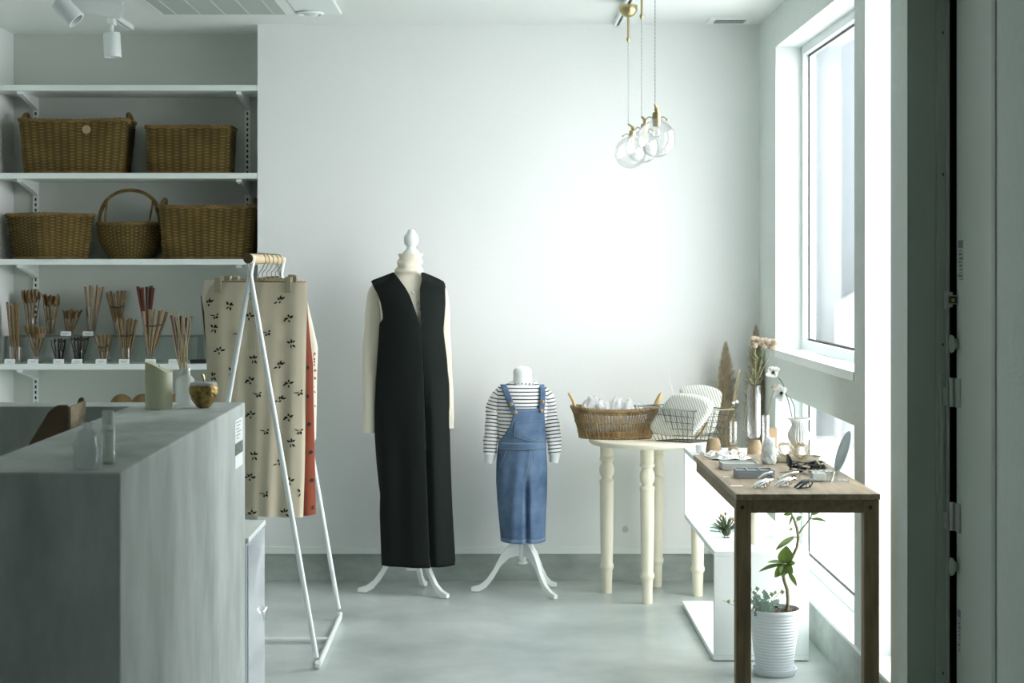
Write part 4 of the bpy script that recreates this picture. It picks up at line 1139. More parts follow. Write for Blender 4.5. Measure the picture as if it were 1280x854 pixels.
# dungarees
dg = thing('denim_dungarees', 'blue denim child dungarees with brass buttons over the striped jersey', 'dungarees', (XK, YM, 0))
DL = [(552, 623), (560, 622.3), (566, 621.5), (580, 620.3), (600, 620), (630, 622), (675, 626)]
DR = [(552, 682.5), (560, 682.5), (566, 682.8), (582, 684), (610, 683.8), (640, 682.5), (674, 681.5)]
def dep_k(xp, py):
    l, r = interp(DL, py), interp(DR, py); c, hw = (l + r) / 2, (r - l) / 2 + .4
    return max(0, 1 - ((xp - c) / hw) ** 2) ** .5 * interp([(552, .088), (570, .094), (600, .10), (675, .105)], py)
def crotch(xp, py): # groove between the legs and loose folds
    k = smooth01((py - 585) / 40)
    cc = interp([(552, 661), (580, 660), (600, 658), (675, 658)], py)
    g = math.exp(-((xp - cc) / 3.0) ** 2) * .030 * k
    return g + .004 * nz(xp * .09, py * .035, 3) + .003 * math.sin(xp * .35 + py * .03) * smooth01((py - 560) / 30)
def fk(xp, py, off=0): return WK(xp, py, -(dep_k(xp, py) + off) + crotch(xp, py))
tm = MB()
tm.grid(lambda u, v: (lambda py: fk(lerp(interp(DL, py), interp(DR, py), u), py))(lerp(552, 675, v)), 60, 70)
obj('trouser_front', tm, m_denim, dg, recalc=False, smooth_angle=180, solid=-.002)
tb = MB().grid(lambda u, v: (lambda py: (lambda xp: WK(xp, py, dep_k(xp, py) * .9 - crotch(xp, py) * .5))(lerp(interp(DL, py), interp(DR, py), u)))(lerp(540, 675, v)), 40, 40)
obj('trouser_back', tb, m_denim, dg, recalc=False, smooth_angle=180, solid=.002)
BLk = [(509.5, 641.5), (520, 640.5), (530, 637.5), (540, 631.5), (547, 626), (552, 623)]
BRk = [(508.5, 679.5), (520, 680.5), (535, 681.5), (552, 682.5)]
def bib_dep(xp, py):
    l, r = tk_w(py); c, hw = (l + r) / 2, (r - l) / 2 + 2
    return max(0, 1 - ((xp - c) / hw) ** 2) ** .5 * (tk_b(py) + .004) + .004
def fbib(xp, py, off=0): return WK(xp, py, -(bib_dep(xp, py) + off))
bb = MB().grid(lambda u, v: (lambda py: fbib(lerp(interp(BLk, py), interp(BRk, py), u), py))(lerp(509, 553, v)), 30, 24)
obj('bib', bb, m_denim, dg, recalc=False, smooth_angle=180, solid=-.002)
pk = MB().grid(lambda u, v: (lambda xp: fbib(xp, lerp(525 - (xp - 643) * .05, interp([(641, 544), (650, 546.5), (660, 549), (668, 548), (679, 543.5)], xp), v), .003))(lerp(642.5, 679, u)), 16, 10)
obj('bib_pocket', pk, m_denim, dg, recalc=False, smooth_angle=180, solid=-.002)
wbm = MB().grid(lambda u, v: (lambda py: (lambda xp: WK(xp, py, -(max(dep_k(xp, max(py, 552)), bib_dep(xp, py)) + .004)))(lerp(623, 682.5, u)))(lerp(551, 560, v)), 40, 3)
obj('waistband', wbm, m_denim, dg, recalc=False, smooth_angle=180, solid=-.002)
def strap(pts, w):
    def f(u, v):
        t = v * (len(pts) - 1); k = min(int(t), len(pts) - 2); q = t - k
        x = lerp(pts[k][0], pts[k + 1][0], q); y = lerp(pts[k][1], pts[k + 1][1], q)
        xp = x + (u - .5) * w
        top = max(0, (486 - y) / 6)
        p = fbib(xp, y, .005); p.y = lerp(p.y, 0.0, smooth01(top) * .6); return p
    return MB().grid(f, 4, 24)
obj('strap', strap([(629, 480.5), (632, 488), (638, 503), (642.5, 514)], 8.4), m_denim, dg, recalc=False, smooth_angle=180, solid=-.003)
obj('strap', strap([(677, 480.5), (678.3, 490), (677.6, 503), (676.5, 513)], 6.8), m_denim, dg, recalc=False, smooth_angle=180, solid=-.003)
for x, y in ((644.3, 513.7), (676.4, 511.9), (638.7, 503.6), (678, 501)):
    p = fbib(x, y, .009)
    k = MB().lathe([(.001, .004), (.004, .0035), (.0078, .002), (.008, 0)], 16); k.xf(Matrix.Rotation(PI / 2, 4, 'X'))
    obj('brass_button', k, m_button, dg, loc=p)
# seams and stitching
sm = MB()
def seam(pts, f, off=.003, r=.0009):
    P_ = []
    for (a, b), (c, d) in zip(pts, pts[1:]):
        for i in range(8): P_.append(f(lerp(a, c, i / 8), lerp(b, d, i / 8), off))
    P_.append(f(*pts[-1], off)); sm.tube(P_, r, 5)
seam([(643, 512.5), (679, 511)], fbib, .0028); seam([(643.5, 525.5), (678, 523.7)], fbib, .0055)
seam([(643.5, 525.5), (643, 543), (651, 545.6), (660, 548.2), (668, 547.2), (678.2, 543)], fbib, .0055)
for py in (552.3, 558.8):
    sm.tube([WK(x, py, -(max(dep_k(x, 552), bib_dep(x, py)) + .0066)) for x in range(625, 682, 3)], .0010, 5)
seam([(633, 561), (629.5, 570), (624, 583)], fk, .0032)
seam([(661.5, 560), (660.5, 575), (658, 590), (657, 600)], fk, .0032); seam([(668, 561), (667.5, 572), (664.5, 582), (660, 590)], fk, .0032)
seam([(626.5, 672), (640, 673), (650, 673.2)], fk, .0032); seam([(664, 673), (681, 671.5)], fk, .0032)
obj('stitching', sm, m_stitch, dg, kind='stuff')
obj('hem', MB().grid(lambda u, v: (lambda py: fk(lerp(interp(DL, py) - .2, interp(DR, py) + .2, u), py, .0025))(lerp(670.5, 675.6, v)), 60, 2), m_denim_l, dg, recalc=False, smooth_angle=180, solid=-.002)
# ============================================================ ROUND TABLE AND BASKETS
TX, TY, TH = .679, 7.50, .677
tb_ = thing('round_table', 'round cream painted table with turned legs by the back wall', 'table', (TX, TY, 0))
obj('tabletop', MB().lathe([(.001, TH - .024), (.258, TH - .024), (.268, TH - .018), (.272, TH - .009), (.270, TH - .002), (.266, TH), (.001, TH)], 72), m_cream_wood, tb_, smooth_angle=50)
lp = [(.001, 0), (.0215, 0), (.0225, .004), (.0225, .030), (.0240, .092), (.0245, .100), (.0295, .108), (.0305, .116), (.0295, .124), (.0255, .131), (.0265, .150), (.0300, .40), (.0300, .470), (.0310, .476), (.0325, .482), (.0300, .489), (.0220, .494), (.0215, .500), (.0290, .512), (.0325, .528), (.0310, .545), (.0240, .562), (.0225, .568), (.0300, .574), (.0320, .580), (.0300, .586), (.0260, .590), (.0285, .594), (.0290, .600), (.0290, TH - .024), (.001, TH - .024)]
for fx, fy in ((809, 756.4), (758.5, 743), (821, 735.4), (872, 747)):
    g = on(fx, fy - 2, 0.0)
    obj('leg', MB().lathe(lp, 28), m_cream_wood, tb_, loc=(g.x - TX, g.y - TY, 0))
# oval open-weave basket
SBk = 291.0
ob_ = thing('oval_basket', 'long oval honey-coloured open-weave basket with white packets on the round table', 'basket', (PX(769, SBk), 7.52, TH + .004))
h = .118
def ov(u, v, k=0): 
    a = 2 * PI * u; A, B = lerp(.150, .186, v) + k, lerp(.085, .110, v) + k
    return Vector((A * math.cos(a), B * math.sin(a), v * h * (1 + .10 * (math.cos(a) ** 2) * v)))
ws = MB(); NS = 84
for i in range(NS):
    for dd in (-.0022, .0022):
        u = i / NS
        ws.tube([ov(u + dd * .6 * math.sin(q), q / 7 * .98 + .01, dd * .5) for q in range(8)], .0026, 5)
for zz, cnt in ((.04, 1), (.10, 1), (.16, 1), (.22, 1), (.55, 1), (.93, 1), (.87, 1)):
    ws.tube([ov(i / 90, zz, .003 * math.cos(PI * i)) for i in range(90)], .0036, 5, closed=True)
obj('woven_side', ws, m_wicker_l, ob_, kind='stuff')
bp_ = MB().add([ov(i / 40, .02) for i in range(40)], [tuple(range(40))]); obj('woven_base', bp_, m_wicker_l, ob_, smooth=False, solid=.004)
rm = MB(); rope(rm, [ov(i / 60, 1) for i in range(60)], .0085, 26, 3); obj('braided_rim', rm, m_wicker_l, ob_)
rm = MB(); rope(rm, [ov(i / 60, .03) for i in range(60)], .0075, 30); obj('base_braid', rm, m_wicker_l, ob_)
for sx in (-1, 1):
    hp = [Vector((sx * (.172 + .026 * math.sin(PI * i / 14)), .040 * math.cos(PI * i / 14), h * 1.05 + .062 * math.sin(PI * i / 14) ** .7)) for i in range(15)]
    obj('bamboo_handle', MB().tube(hp, .0062, 10), m_bamboo, ob_)
    lb = MB()
    for sy in (-1, 1):
        lb.tube([Vector((sx * .172, sy * .040, h * .95)), Vector((sx * .174, sy * .040, h * 1.16))], .0095, 8)
    obj('handle_binding', lb, m_wicker_l, ob_)
def lump(name, label, cat, c, sx, sy, sz, mat, seed, rot=(0, 0, 0), amp=.18, group=None, e=.6):
    mb = MB(); n, k = 44, 28
    def f(u, v):
        a = 2 * PI * u; t = PI * (v - .5)
        ct, st_ = math.cos(t), math.sin(t)
        sg = lambda x, p: math.copysign(abs(x) ** p, x)
        p = Vector((sg(ct, e) * sg(math.cos(a), e), sg(ct, e) * sg(math.sin(a), e), sg(st_, e)))
        q = 1 + amp * nz(p.x * 1.7 + seed, p.y * 1.7, p.z * 1.7 + seed) + amp * .4 * nz(p.x * 5 + seed, p.y * 5, p.z * 5)
        return Vector((p.x * sx, p.y * sy, p.z * sz)) * q
    mb.grid(f, n, k, wrap=True)
    return tag(obj(name, mb, mat, loc=c, rot=rot, smooth_angle=180), label, cat, group)
bc = Vector((PX(769, SBk), 7.52, TH))
m_packet = glass_mat('white_film', base=.05, edge=.3, rough=.2, milky=.9, milk=(.90, .91, .91))
pk_l = ['leftmost in the oval basket', 'second from the left in the oval basket', 'in the middle of the oval basket', 'right of the middle in the oval basket', 'rightmost in the oval basket']
for i, (dx, w, hgt, tilt) in enumerate([(-.110, .033, .10, .1), (-.054, .030, .090, -.15), (.0, .031, .098, .2), (.055, .030, .092, -.1), (.106, .026, .078, .15)]):
    lump('white_packet', 'white fabric packet in clear film, ' + pk_l[i], 'packet', bc + Vector((dx, .012 * (-1) ** i, .016 + hgt * .78)), w, .052, hgt * .78, m_packet, i * 3.1, (0, tilt * .6, 0), .34)
for dx, dz, i in ((-.005, .168, 0), (.04, .150, 1), (-.09, .155, 2), (.085, .148, 3)):
    pass
# wire basket with white padded goods
SW = 300.0
wbk = thing('wire_basket', 'dark wire basket with a grey handle bar on the round table', 'wire basket', (0, 0, 0))
zt_, zb_ = PZ(513, SW), TH + .003
def Q(px, dy, z): return Vector((PX(px, SW), F / SW + dy, z))
# front face corners, back face corners (top wider than bottom)
ft = [Q(800, .10, PZ(510, SW)), Q(866, -.03, PZ(514, SW)), Q(918, .09, PZ(514, SW)), Q(850, .20, PZ(509.5, SW))]
fb_ = [Q(822, .07, zb_), Q(864, -.015, zb_), Q(903, .07, zb_), Q(850, .14, zb_)]
wm = MB()
for k in range(4):
    a, b_, c_, d_ = ft[k], ft[(k + 1) % 4], fb_[k], fb_[(k + 1) % 4]
    nn = [9, 7, 7, 6][k]
    for i in range(1, nn): wm.tube([a.lerp(b_, i / nn), c_.lerp(d_, i / nn)], .0011, 5)
    for j in range(1, 5): wm.tube([a.lerp(c_, j / 5), b_.lerp(d_, j / 5)], .0011, 5)
    wm.tube([a, c_], .0014, 5)
for i in range(1, 8):
    wm.tube([fb_[0].lerp(fb_[1], i / 8), fb_[3].lerp(fb_[2], i / 8)], .0011, 5)
obj('wire_mesh', wm, m_wire, wbk, kind='stuff')
obj('top_rim', MB().tube(ft, .0020, 6, closed=True), m_wire, wbk)
obj('base_rim', MB().tube(fb_, .0020, 6, closed=True), m_wire, wbk)
obj('handle_bar', MB().tube([ft[0] + Vector((0, -.003, .001)), ft[0].lerp(ft[1], .97) + Vector((0, -.004, .001))], .0036, 8), m_hinge, wbk, label='grey front handle bar')
obj('handle_bar', MB().tube([ft[1] + Vector((0, -.003, .002)), ft[2] + Vector((.012, 0, .002))], .0032, 8), m_brass_pale, wbk, label='pale side handle bar')
def padded(name, label, pts, depth, y, mat, seed, tilt=0, group=None):
    """a stuffed cloth piece: the outline is puffed front and back"""
    c = sum((Vector((a, 0, b)) for a, b in pts), Vector()) / len(pts)
    mb = MB(); rings = []
    for k in range(9):
        t = -1 + 2 * k / 8; q = max(.02, (1 - abs(t) ** 2.6)) ** .5
        rings.append([Vector(((a - c.x) * (.84 + .16 * q), t * depth * (1 + .15 * nz(a * 20, b * 20, seed)), (b - c.z) * (.84 + .16 * q))) for a, b in pts])
    mb.loft(rings, True)
    for i, v in enumerate(mb.v): mb.uv[i] = (v.z * 1.0, v.x + .35 * v.z)
    return tag(obj(name, mb, mat, loc=(c.x, y, c.z), rot=(0, 0, tilt), smooth_angle=180), label, 'padded pouch', group)
def pp(lst, s): return [(PX(a, s), PZ(b, s)) for a, b in lst]
def sm_poly(pts, n=3):
    for _ in range(n):
        out = []
        for i in range(len(pts)):
            a, b_ = pts[i], pts[(i + 1) % len(pts)]
            out += [(a[0] * .75 + b_[0] * .25, a[1] * .75 + b_[1] * .25), (a[0] * .25 + b_[0] * .75, a[1] * .25 + b_[1] * .75)]
        pts = out
    return pts
padded('quilted_pouch', 'white quilted cotton pouch with a folded flap lying in the wire basket', sm_poly(pp([(812, 536), (815, 543), (822, 547), (845, 549), (868, 549), (880, 536), (899, 510), (894, 500), (876, 494), (845, 493), (832, 508), (820, 524)], 302), 1), .026, F / 302 + .088, m_stripecotton, 2, -.48)
padded('baby_bonnet', 'rounded white quilted bonnet standing upright behind the wire basket pouch', sm_poly(pp([(852, 490), (858, 486), (876, 483.5), (890, 484.5), (908, 491), (907, 505), (902, 525), (899, 546), (868, 547), (862, 515)], 296), 2), .020, F / 296 + .135, m_stripecotton, 8, -.15)
pg = MB(); pn = pp([(834.5, 466), (838, 473), (845, 492), (846, 508), (840, 508), (841, 492), (836.5, 475)], 292); pg.prism(pn, F / 292 + .05, F / 292 + .052)
tag(obj('wrapping_film', pg, m_packet), 'stiff pointed corner of clear film rising behind the wire basket', 'film')
tw = MB().tube([P(869, 549, 304), P(876, 541, 304), P(884, 528, 304)], .004, 8); tag(obj('brown_stick', tw, m_wicker), 'short brown wicker stick in the right corner of the wire basket', 'stick')

# ============================================================ WHITE STEPPED SHELF UNIT (a folded ribbon of boards)
BX0, BX1 = .787, 1.126
BY0, BY1 = 6.255, 7.235
zz0, zz1, zz2 = .016, .393, .664
bn = thing('stepped_shelf', 'low white stepped shelf unit under the oak table by the window', 'shelf unit', (BX0, BY0, 0))
t_ = .018; W_ = BX1 - BX0; D_ = BY1 - BY0
obj('bottom_board', MB().box((-.004, 0, .004), (W_, D_ + .05, .004 + t_)), m_trim, bn, smooth=False, bevel=.0015)
obj('front_panel', MB().box((0, 0, .0225), (W_, t_, zz1 - t_ - .0005)), m_trim, bn, smooth=False, bevel=.0015)
obj('middle_board', MB().box((0, 0, zz1 - t_), (W_, D_, zz1)), m_trim, bn, smooth=False, bevel=.0015)
obj('rear_panel', MB().box((0, D_ - t_, zz1 + .0005), (W_, D_, zz2 - t_ - .0005)), m_trim, bn, smooth=False, bevel=.0015)
obj('top_board', MB().box((0, .06, zz2 - t_), (W_, D_ + .001, zz2)), m_trim, bn, smooth=False, bevel=.0015)
obj('support_post', MB().lathe([(.001, zz1 + .0005), (.019, zz1 + .0005), (.021, zz1 + .006), (.021, zz2 - t_ - .001), (.001, zz2 - t_ - .001)], 24), m_cream_wood, bn, loc=(.955 - BX0 + .005, 6.43 - BY0, 0))
# wire pot plant and boxes on the middle board
def onm(px, py): return on(px, py, zz1)
g = onm(903, 668)
gb = thing('acrylic_box', 'grey clear-sided box at the left of the middle shelf board', 'box', (PX(887, 325), F / 325, zz1 + .0005), (0, 0, math.radians(-38)))
for a, b_ in (((0, 0, 0), (.085, .002, .030)), ((0, .06, 0), (.085, .062, .030)), ((0, .002, 0), (.002, .06, .030)), ((.083, .002, 0), (.085, .06, .030))):
    obj('side', MB().box(a, b_), m_acryl, gb, smooth=False)
obj('base', MB().box((.003, .003, 0), (.082, .059, .003)), m_greyfelt, gb, smooth=False)
ps = 332.0; pc = Vector((PX(907, ps), F / ps, zz1))
ap_ = thing('air_plant', 'small spiky green plant with orange buds in a wire holder on the shelf unit', 'plant', pc + Vector((0, -.02, .0)))
wr_ = MB()
for k in range(6):
    a = 2 * PI * k / 6; wr_.tube([(.012 * math.cos(a), .012 * math.sin(a), .001), (.024 * math.cos(a), .024 * math.sin(a), .02), (.026 * math.cos(a), .026 * math.sin(a), .055)], .0009, 5)
for r, z in ((.026, .055), (.026, .035), (.012, .001)): wr_.tube([(r * math.cos(2 * PI * i / 20), r * math.sin(2 * PI * i / 20), z) for i in range(20)], .0011, 5, closed=True)
obj('wire_holder', wr_, m_wire, ap_)
bl = MB()
for k in range(110):
    a = rng.uniform(0, 2 * PI); e = rng.uniform(.25, 1.35); L = rng.uniform(.05, .085)
    d = Vector((math.cos(a) * math.cos(e), math.sin(a) * math.cos(e), math.sin(e))); p0 = Vector((0, 0, .022)); sd = d.orthogonal().normalized()
    w = .0022; bl.add([p0 - sd * w, p0 + sd * w, p0 + d * L * .6 + sd * w * .8 + Vector((0, 0, .004)), p0 + d * L + Vector((0, 0, -.002)), p0 + d * L * .6 - sd * w * .8 + Vector((0, 0, .004))], [(0, 1, 2, 3, 4)])
bl.sphere((0, 0, .024), .018, 12, 8)
obj('foliage', bl, m_air, ap_, smooth=False, kind='stuff')
for dx, dy, dz in ((-.022, -.02, .085), (-.004, -.01, .092), (.022, -.02, .074)):
    obj('orange_bud', MB().sphere((dx, dy, dz), .0055, 10, 7, (1, 1, 1.3)), m_orange, ap_)
bx = thing('clear_case', 'small clear case with blue edges on the shelf unit behind the oak table leg', 'case', (PX(951, 335), F / 335, zz1 + .0005))
fr_ = MB(); w, d_, hh = .050, .05, .046
for a, b_ in [((0, 0), (w, 0)), ((w, 0), (w, d_)), ((w, d_), (0, d_)), ((0, d_), (0, 0))]:
    for zz in (.001, hh): fr_.tube([(a[0], a[1], zz), (b_[0], b_[1], zz)], .0011, 5)
for a in ((0, 0), (w, 0), (w, d_), (0, d_)): fr_.tube([(a[0], a[1], 0), (a[0], a[1], hh)], .0011, 5)
obj('edges', fr_, m_mirrorback, bx); obj('faces', MB().box((.001, .001, .001), (w - .001, d_ - .001, hh - .001)), m_acryl, bx, smooth=False)

# ============================================================ OAK TABLE
H = .73
XT0, XT1, YT0, YT1 = PX(920, 419), PX(1100.7, 419), F / 419, F / 345
ot = thing('oak_table', 'dark stained oak side table in the right foreground by the window', 'table', (XT0, YT0, 0))
TW, TD = XT1 - XT0, YT1 - YT0
obj('tabletop', MB().box((0, 0, H - .018), (TW, TD, H)), m_oak_top, ot, smooth=False, bevel=.003)
obj('apron', MB().box((.046, .012, .672), (TW - .050, .032, H - .0185)), m_oak, ot, smooth=False, bevel=.001, label='front apron board')
obj('apron', MB().box((.008, .048, .672), (.026, TD - .03, H - .0185)), m_oak, ot, smooth=False, bevel=.001, label='left apron board')
obj('apron', MB().box((TW - .026, .048, .672), (TW - .008, TD - .03, H - .0185)), m_oak, ot, smooth=False, bevel=.001, label='right apron board')
obj('apron', MB().box((.026, TD - .048, .672), (TW - .026, TD - .03, H - .0185)), m_oak, ot, smooth=False, bevel=.001)
for x0 in (.0, TW - .049):
    lg_ = obj('leg', MB().box((x0, .002, 0), (x0 + .046, .046, H - .0185)), m_oak_v, ot, smooth=False, bevel=.003)
    obj('bolt_plug', MB().tube([(x0 + .019, .0005, .690), (x0 + .019, .006, .690)], .006, 12), m_stemdark, lg_)
TT = lambda px, py: on(px, py, H)
# cork and glass pieces standing on the shelf unit's top board, behind the table
def cork(px, pytop, w, s, label, h_):
    x, y = PX(px, s), F / s
    r = w / 2 / s
    mb = MB().lathe([(.001, 0), (r * .86, 0), (r, h_ * .22), (r * .98, h_ * .5), (r * .80, h_ * .85), (r * .62, h_), (.001, h_)], 28)
    return tag(obj('cork_base', mb, m_cork, loc=(x, y, zz2 + .0005)), label, 'cork stand')
s_ = 322.0
cork(892, 548, 20, s_, 'large round cork stand at the far left behind the oak table', PZ(548, s_) - zz2)
cork(916.5, 558, 15, s_, 'small low cork stand holding the thin tube vase', PZ(558, s_) - zz2)
cork(943.5, 550, 19, s_, 'round cork stand under the tall clear vase', PZ(550, s_) - zz2)
cork(953, 562, 9, 318, 'tiny cork ball right of the tall vase stand', PZ(562, 318) - zz2)
def tube_vase(name, label, px, top, bot, w, s):
    z0, z1 = PZ(bot, s), PZ(top, s); r = w / 2 / s; x, y = PX(px, s), F / s
    mb = MB().lathe([(.001, z0), (r * .6, z0 + .002), (r * .9, z0 + .010), (r, z0 + .022), (r, z1 - .002), (r * 1.03, z1), (r * .86, z1), (r * .86, z0 + .022), (r * .5, z0 + .006), (.001, z0 + .005)], 24, c=(0, 0, 0))
    mb.xf(Matrix.Translation((0, 0, -z0)))
    return tag(obj(name, mb, m_glass, loc=(x, y, z0)), label, 'vase')
tube_vase('tube_vase', 'tall clear test-tube vase on its cork stand', 942.5, 482, 549, 16.5, s_)
tube_vase('tube_vase', 'thin short clear tube vase with a dried stem', 916.5, 527, 557.5, 9, s_)
tube_vase('tube_vase', 'narrow clear tube vase with a pale curved stem, beside the kraft box', 957, 519, 568, 9, 318)
kb_ = thing('kraft_box', 'small kraft-coloured carton behind the white crystal', 'box', (PX(965, 316), F / 316, zz2 + .0005))
obj('carton', MB().box((-.018, -.012, 0), (.018, .012, PZ(535, 316) - zz2)), m_tagmat, kb_, smooth=False, bevel=.001)
obj('front_label', MB().box((-.010, -.0128, .02), (.010, -.0119, .07)), m_card, kb_, smooth=False)
cup_ = MB().lathe([(.001, 0), (.020, 0), (.022, .01), (.024, PZ(556, 312) - zz2), (.021, PZ(556, 312) - zz2), (.019, .01), (.001, .008)], 24)
tag(obj('white_cup', cup_, m_plaster, loc=(PX(877, 312), F / 312, zz2 + .0005)), 'small white ceramic cup behind the far left corner of the oak table', 'cup')
# dried stem in the thin tube
dsx = PX(916.5, s_)
def curve_pts(lst, s): return [P(a, b_, s) for a, b_ in lst]
ds = thing('dried_grass', 'slender dried grass stem tied with a white bow in the thin tube', 'dried grass', P(916.5, 556, s_))
o_ = P(916.5, 556, s_)
def loc_(pts): return [p - o_ for p in pts]
obj('stem', MB().tube(loc_(curve_pts([(917, 555), (918, 540), (917, 520), (918, 500), (921, 480), (925, 467)], s_)), .0016, 6), m_dry, ds)
fm = MB()
for k in range(26):
    t = k / 26; p = P(lerp(917.5, 925, t ** 1.4), lerp(508, 467, t), s_) - o_; sd = (-1) ** k
    fm.add([p, p + Vector((sd * .006, -.002, .008)), p + Vector((sd * .004 + .003, 0, .024)), p + Vector((-sd * .001, .002, .012))], [(0, 1, 2, 3)])
for k in range(30):
    t = k / 30; p = P(917 + (k % 3 - 1), lerp(520, 550, t), s_) - o_; sd = (-1) ** k
    fm.add([p, p + Vector((sd * .005, -.002, -.004)), p + Vector((sd * .004, 0, -.014)), p + Vector((0, .001, -.010))], [(0, 1, 2, 3)])
obj('seed_heads', fm, m_dry, ds, smooth=False, kind='stuff')
bw = MB().sphere(tuple(P(918.5, 503.5, s_) - o_ + Vector((-.006, -.005, 0))), .007, 10, 6, (1, .5, .8)).sphere(tuple(P(918.5, 503.5, s_) - o_ + Vector((.007, -.005, .004))), .007, 10, 6, (1, .5, .8))
obj('white_bow', bw, m_card, ds)
# flower in the tall vase: thistle-like heads with narrow leaves
o_ = P(942.5, 545, s_)
tf = thing('dried_flower_bunch', 'pale pinkish dried flower heads with narrow leaves in the tall vase', 'dried flowers', o_)
for (hx, hy) in ((944, 428), (955, 430), (965, 431)):
    obj('stalk', MB().tube(loc_(curve_pts([(942, 540), (943, 510), (944, 480), (lerp(945, hx, .6), 455), (hx, hy + 6)], s_)), .0016, 6), m_dry, tf)
    hd = MB(); cc = P(hx, hy, s_) - o_
    for k in range(260):
        d = Vector((rng.gauss(0, 1), rng.gauss(0, 1), rng.gauss(.7, .7))).normalized(); sd = d.orthogonal().normalized() * .0020
        L = rng.uniform(.018, .030)
        hd.add([cc - Vector((0, 0, .010)), cc + d * L * .7 + sd, cc + d * L, cc + d * L * .7 - sd], [(0, 1, 2, 3)])
    hd.sphere(tuple(cc - Vector((0, 0, .010))), .013, 10, 7)
    obj('flower_head', hd, m_drypink, tf, smooth=False)
lm = MB()
for k in range(30):
    t = rng.uniform(0, 1); y0_ = lerp(448, 482, t); x0_ = lerp(950, 943.5, t); sd = (-1) ** k
    a = P(x0_, y0_, s_) - o_; e = P(x0_ + sd * rng.uniform(4, 11), y0_ - rng.uniform(6, 20), s_) - o_ + Vector((0, rng.uniform(-.03, .03), 0))
    mid = a.lerp(e, .55) + Vector((sd * .003, 0, -.003)); wv = Vector((0, .002, .0024)) 
    lm.add([a, mid - wv, e, mid + wv], [(0, 1, 2, 3)])
obj('narrow_leaves', lm, m_leaf_pale, tf, smooth=False, kind='stuff')
obj('hanging_tendril', MB().tube(loc_(curve_pts([(942, 460), (937, 480), (931, 510), (929, 540), (927, 560)], 318)), .0013, 6), m_dry, tf)
# pampas plumes standing in the corner behind
def pampas(label, px, top, bot, wpx, s, seed):
    r = random.Random(seed); base = P(px, bot, s); t0 = P(px, top, s); Lh = t0.z - base.z
    t = thing('pampas_plume', label, 'pampas grass', base)
    vz = MB().lathe([(.001, 0), (.045, 0), (.05, .02), (.045, .3), (.030, .42), (.034, .45), (.030, .45), (.026, .42), (.04, .3), (.001, .01)], 24)
    obj('stem', MB().tube([(0, 0, -(base.z - .30)), (0, 0, Lh * .8)], .003, 6), m_dry, t)
    mb = MB(); W0 = wpx / s / 2
    for k in range(5200):
        v = r.random() ** .8; a = r.uniform(0, 2 * PI)
        w = W0 * interp([(0, .45), (.2, .75), (.5, 1), (.75, .8), (.9, .42), (1, .12)], v)
        q = r.random() ** .6 * (1 if k % 5 else 1.15)
        p = Vector((.35 * q * w * math.cos(a), .35 * q * w * math.sin(a), v * Lh * .97 - .02))
        e = Vector((q * w * math.cos(a + r.uniform(-.3, .3)), q * w * math.sin(a), p.z + r.uniform(.015, .05)))
        m2 = p.lerp(e, .55) + Vector((0, 0, .006)); sd = Vector((-math.sin(a), math.cos(a), .3)) * .0013
        mb.add([p, m2 + sd, e, m2 - sd], [(0, 1, 2, 3)])
    obj('plume', mb, m_pampas, t, smooth=False, kind='stuff', recalc=False)
    return t
pampas('tall brown pampas plume standing left in the corner behind the wire basket', 907, 428, 600, 44, 284, 1)
pampas('taller brown pampas plume standing right in the corner behind the tall vase', 945, 406, 605, 42, 284, 2)
fv = thing('floor_vase', 'tall pale floor vase in the corner holding the pampas plumes', 'vase', (PX(928, 284), F / 284, 0))
obj('vase_body', MB().lathe([(.001, 0), (.07, 0), (.085, .03), (.085, .26), (.075, .33), (.09, .36), (.086, .36), (.07, .33), (.08, .26), (.08, .03), (.001, .01)], 32), m_plaster, fv)

# white crystal
cr = MB()
def fcr(u, v):
    a = 2 * PI * u; r = interp([(0, .022), (.1, .026), (.5, .025), (.8, .019), (.95, .010), (1, .001)], v)
    q = 1 + .16 * nz(math.cos(a) * 2.2, math.sin(a) * 2.2, v * 5) + .10 * nz(math.cos(a) * 6, math.sin(a) * 6, v * 12)
    return Vector((r * q * math.cos(a), r * q * math.sin(a), v * .094))
cr.grid(fcr, 30, 24, wrap=True)
tag(obj('white_crystal', cr, m_crystal, loc=TT(961, 580) + Vector((0, 0, .0005)), smooth_angle=25), 'lumpy frosted white crystal standing at the back of the oak table', 'crystal')
# fluted urn with two white flowers
SU = 350.0; uo = Vector((PX(998.5, SU), F / SU, H + .0005))
ur = thing('fluted_vase', 'white fluted urn vase at the back of the oak table', 'vase', uo)
up_ = [(.001, 0), (.026, 0), (.028, .006), (.020, .014), (.014, .024), (.015, .032), (.026, .046), (.037, .068), (.0375, .085), (.030, .100), (.024, .112), (.025, .122), (.032, .132), (.040, .136), (.041, .140), (.036, .140), (.024, .126), (.022, .112), (.033, .085), (.033, .068), (.001, .04)]
ub = MB()
rings = []
for r, z in up_:
    fl_ = .045 if .03 < z < .125 and r > .02 else 0
    rings.append([Vector((r * (1 + fl_ * math.cos(2 * PI * j * 24 / 120)) * math.cos(2 * PI * j / 120), r * (1 + fl_ * math.cos(2 * PI * j * 24 / 120)) * math.sin(2 * PI * j / 120), z)) for j in range(120)])
ub.loft(rings, False); obj('vase_body', ub, m_plaster, ur)
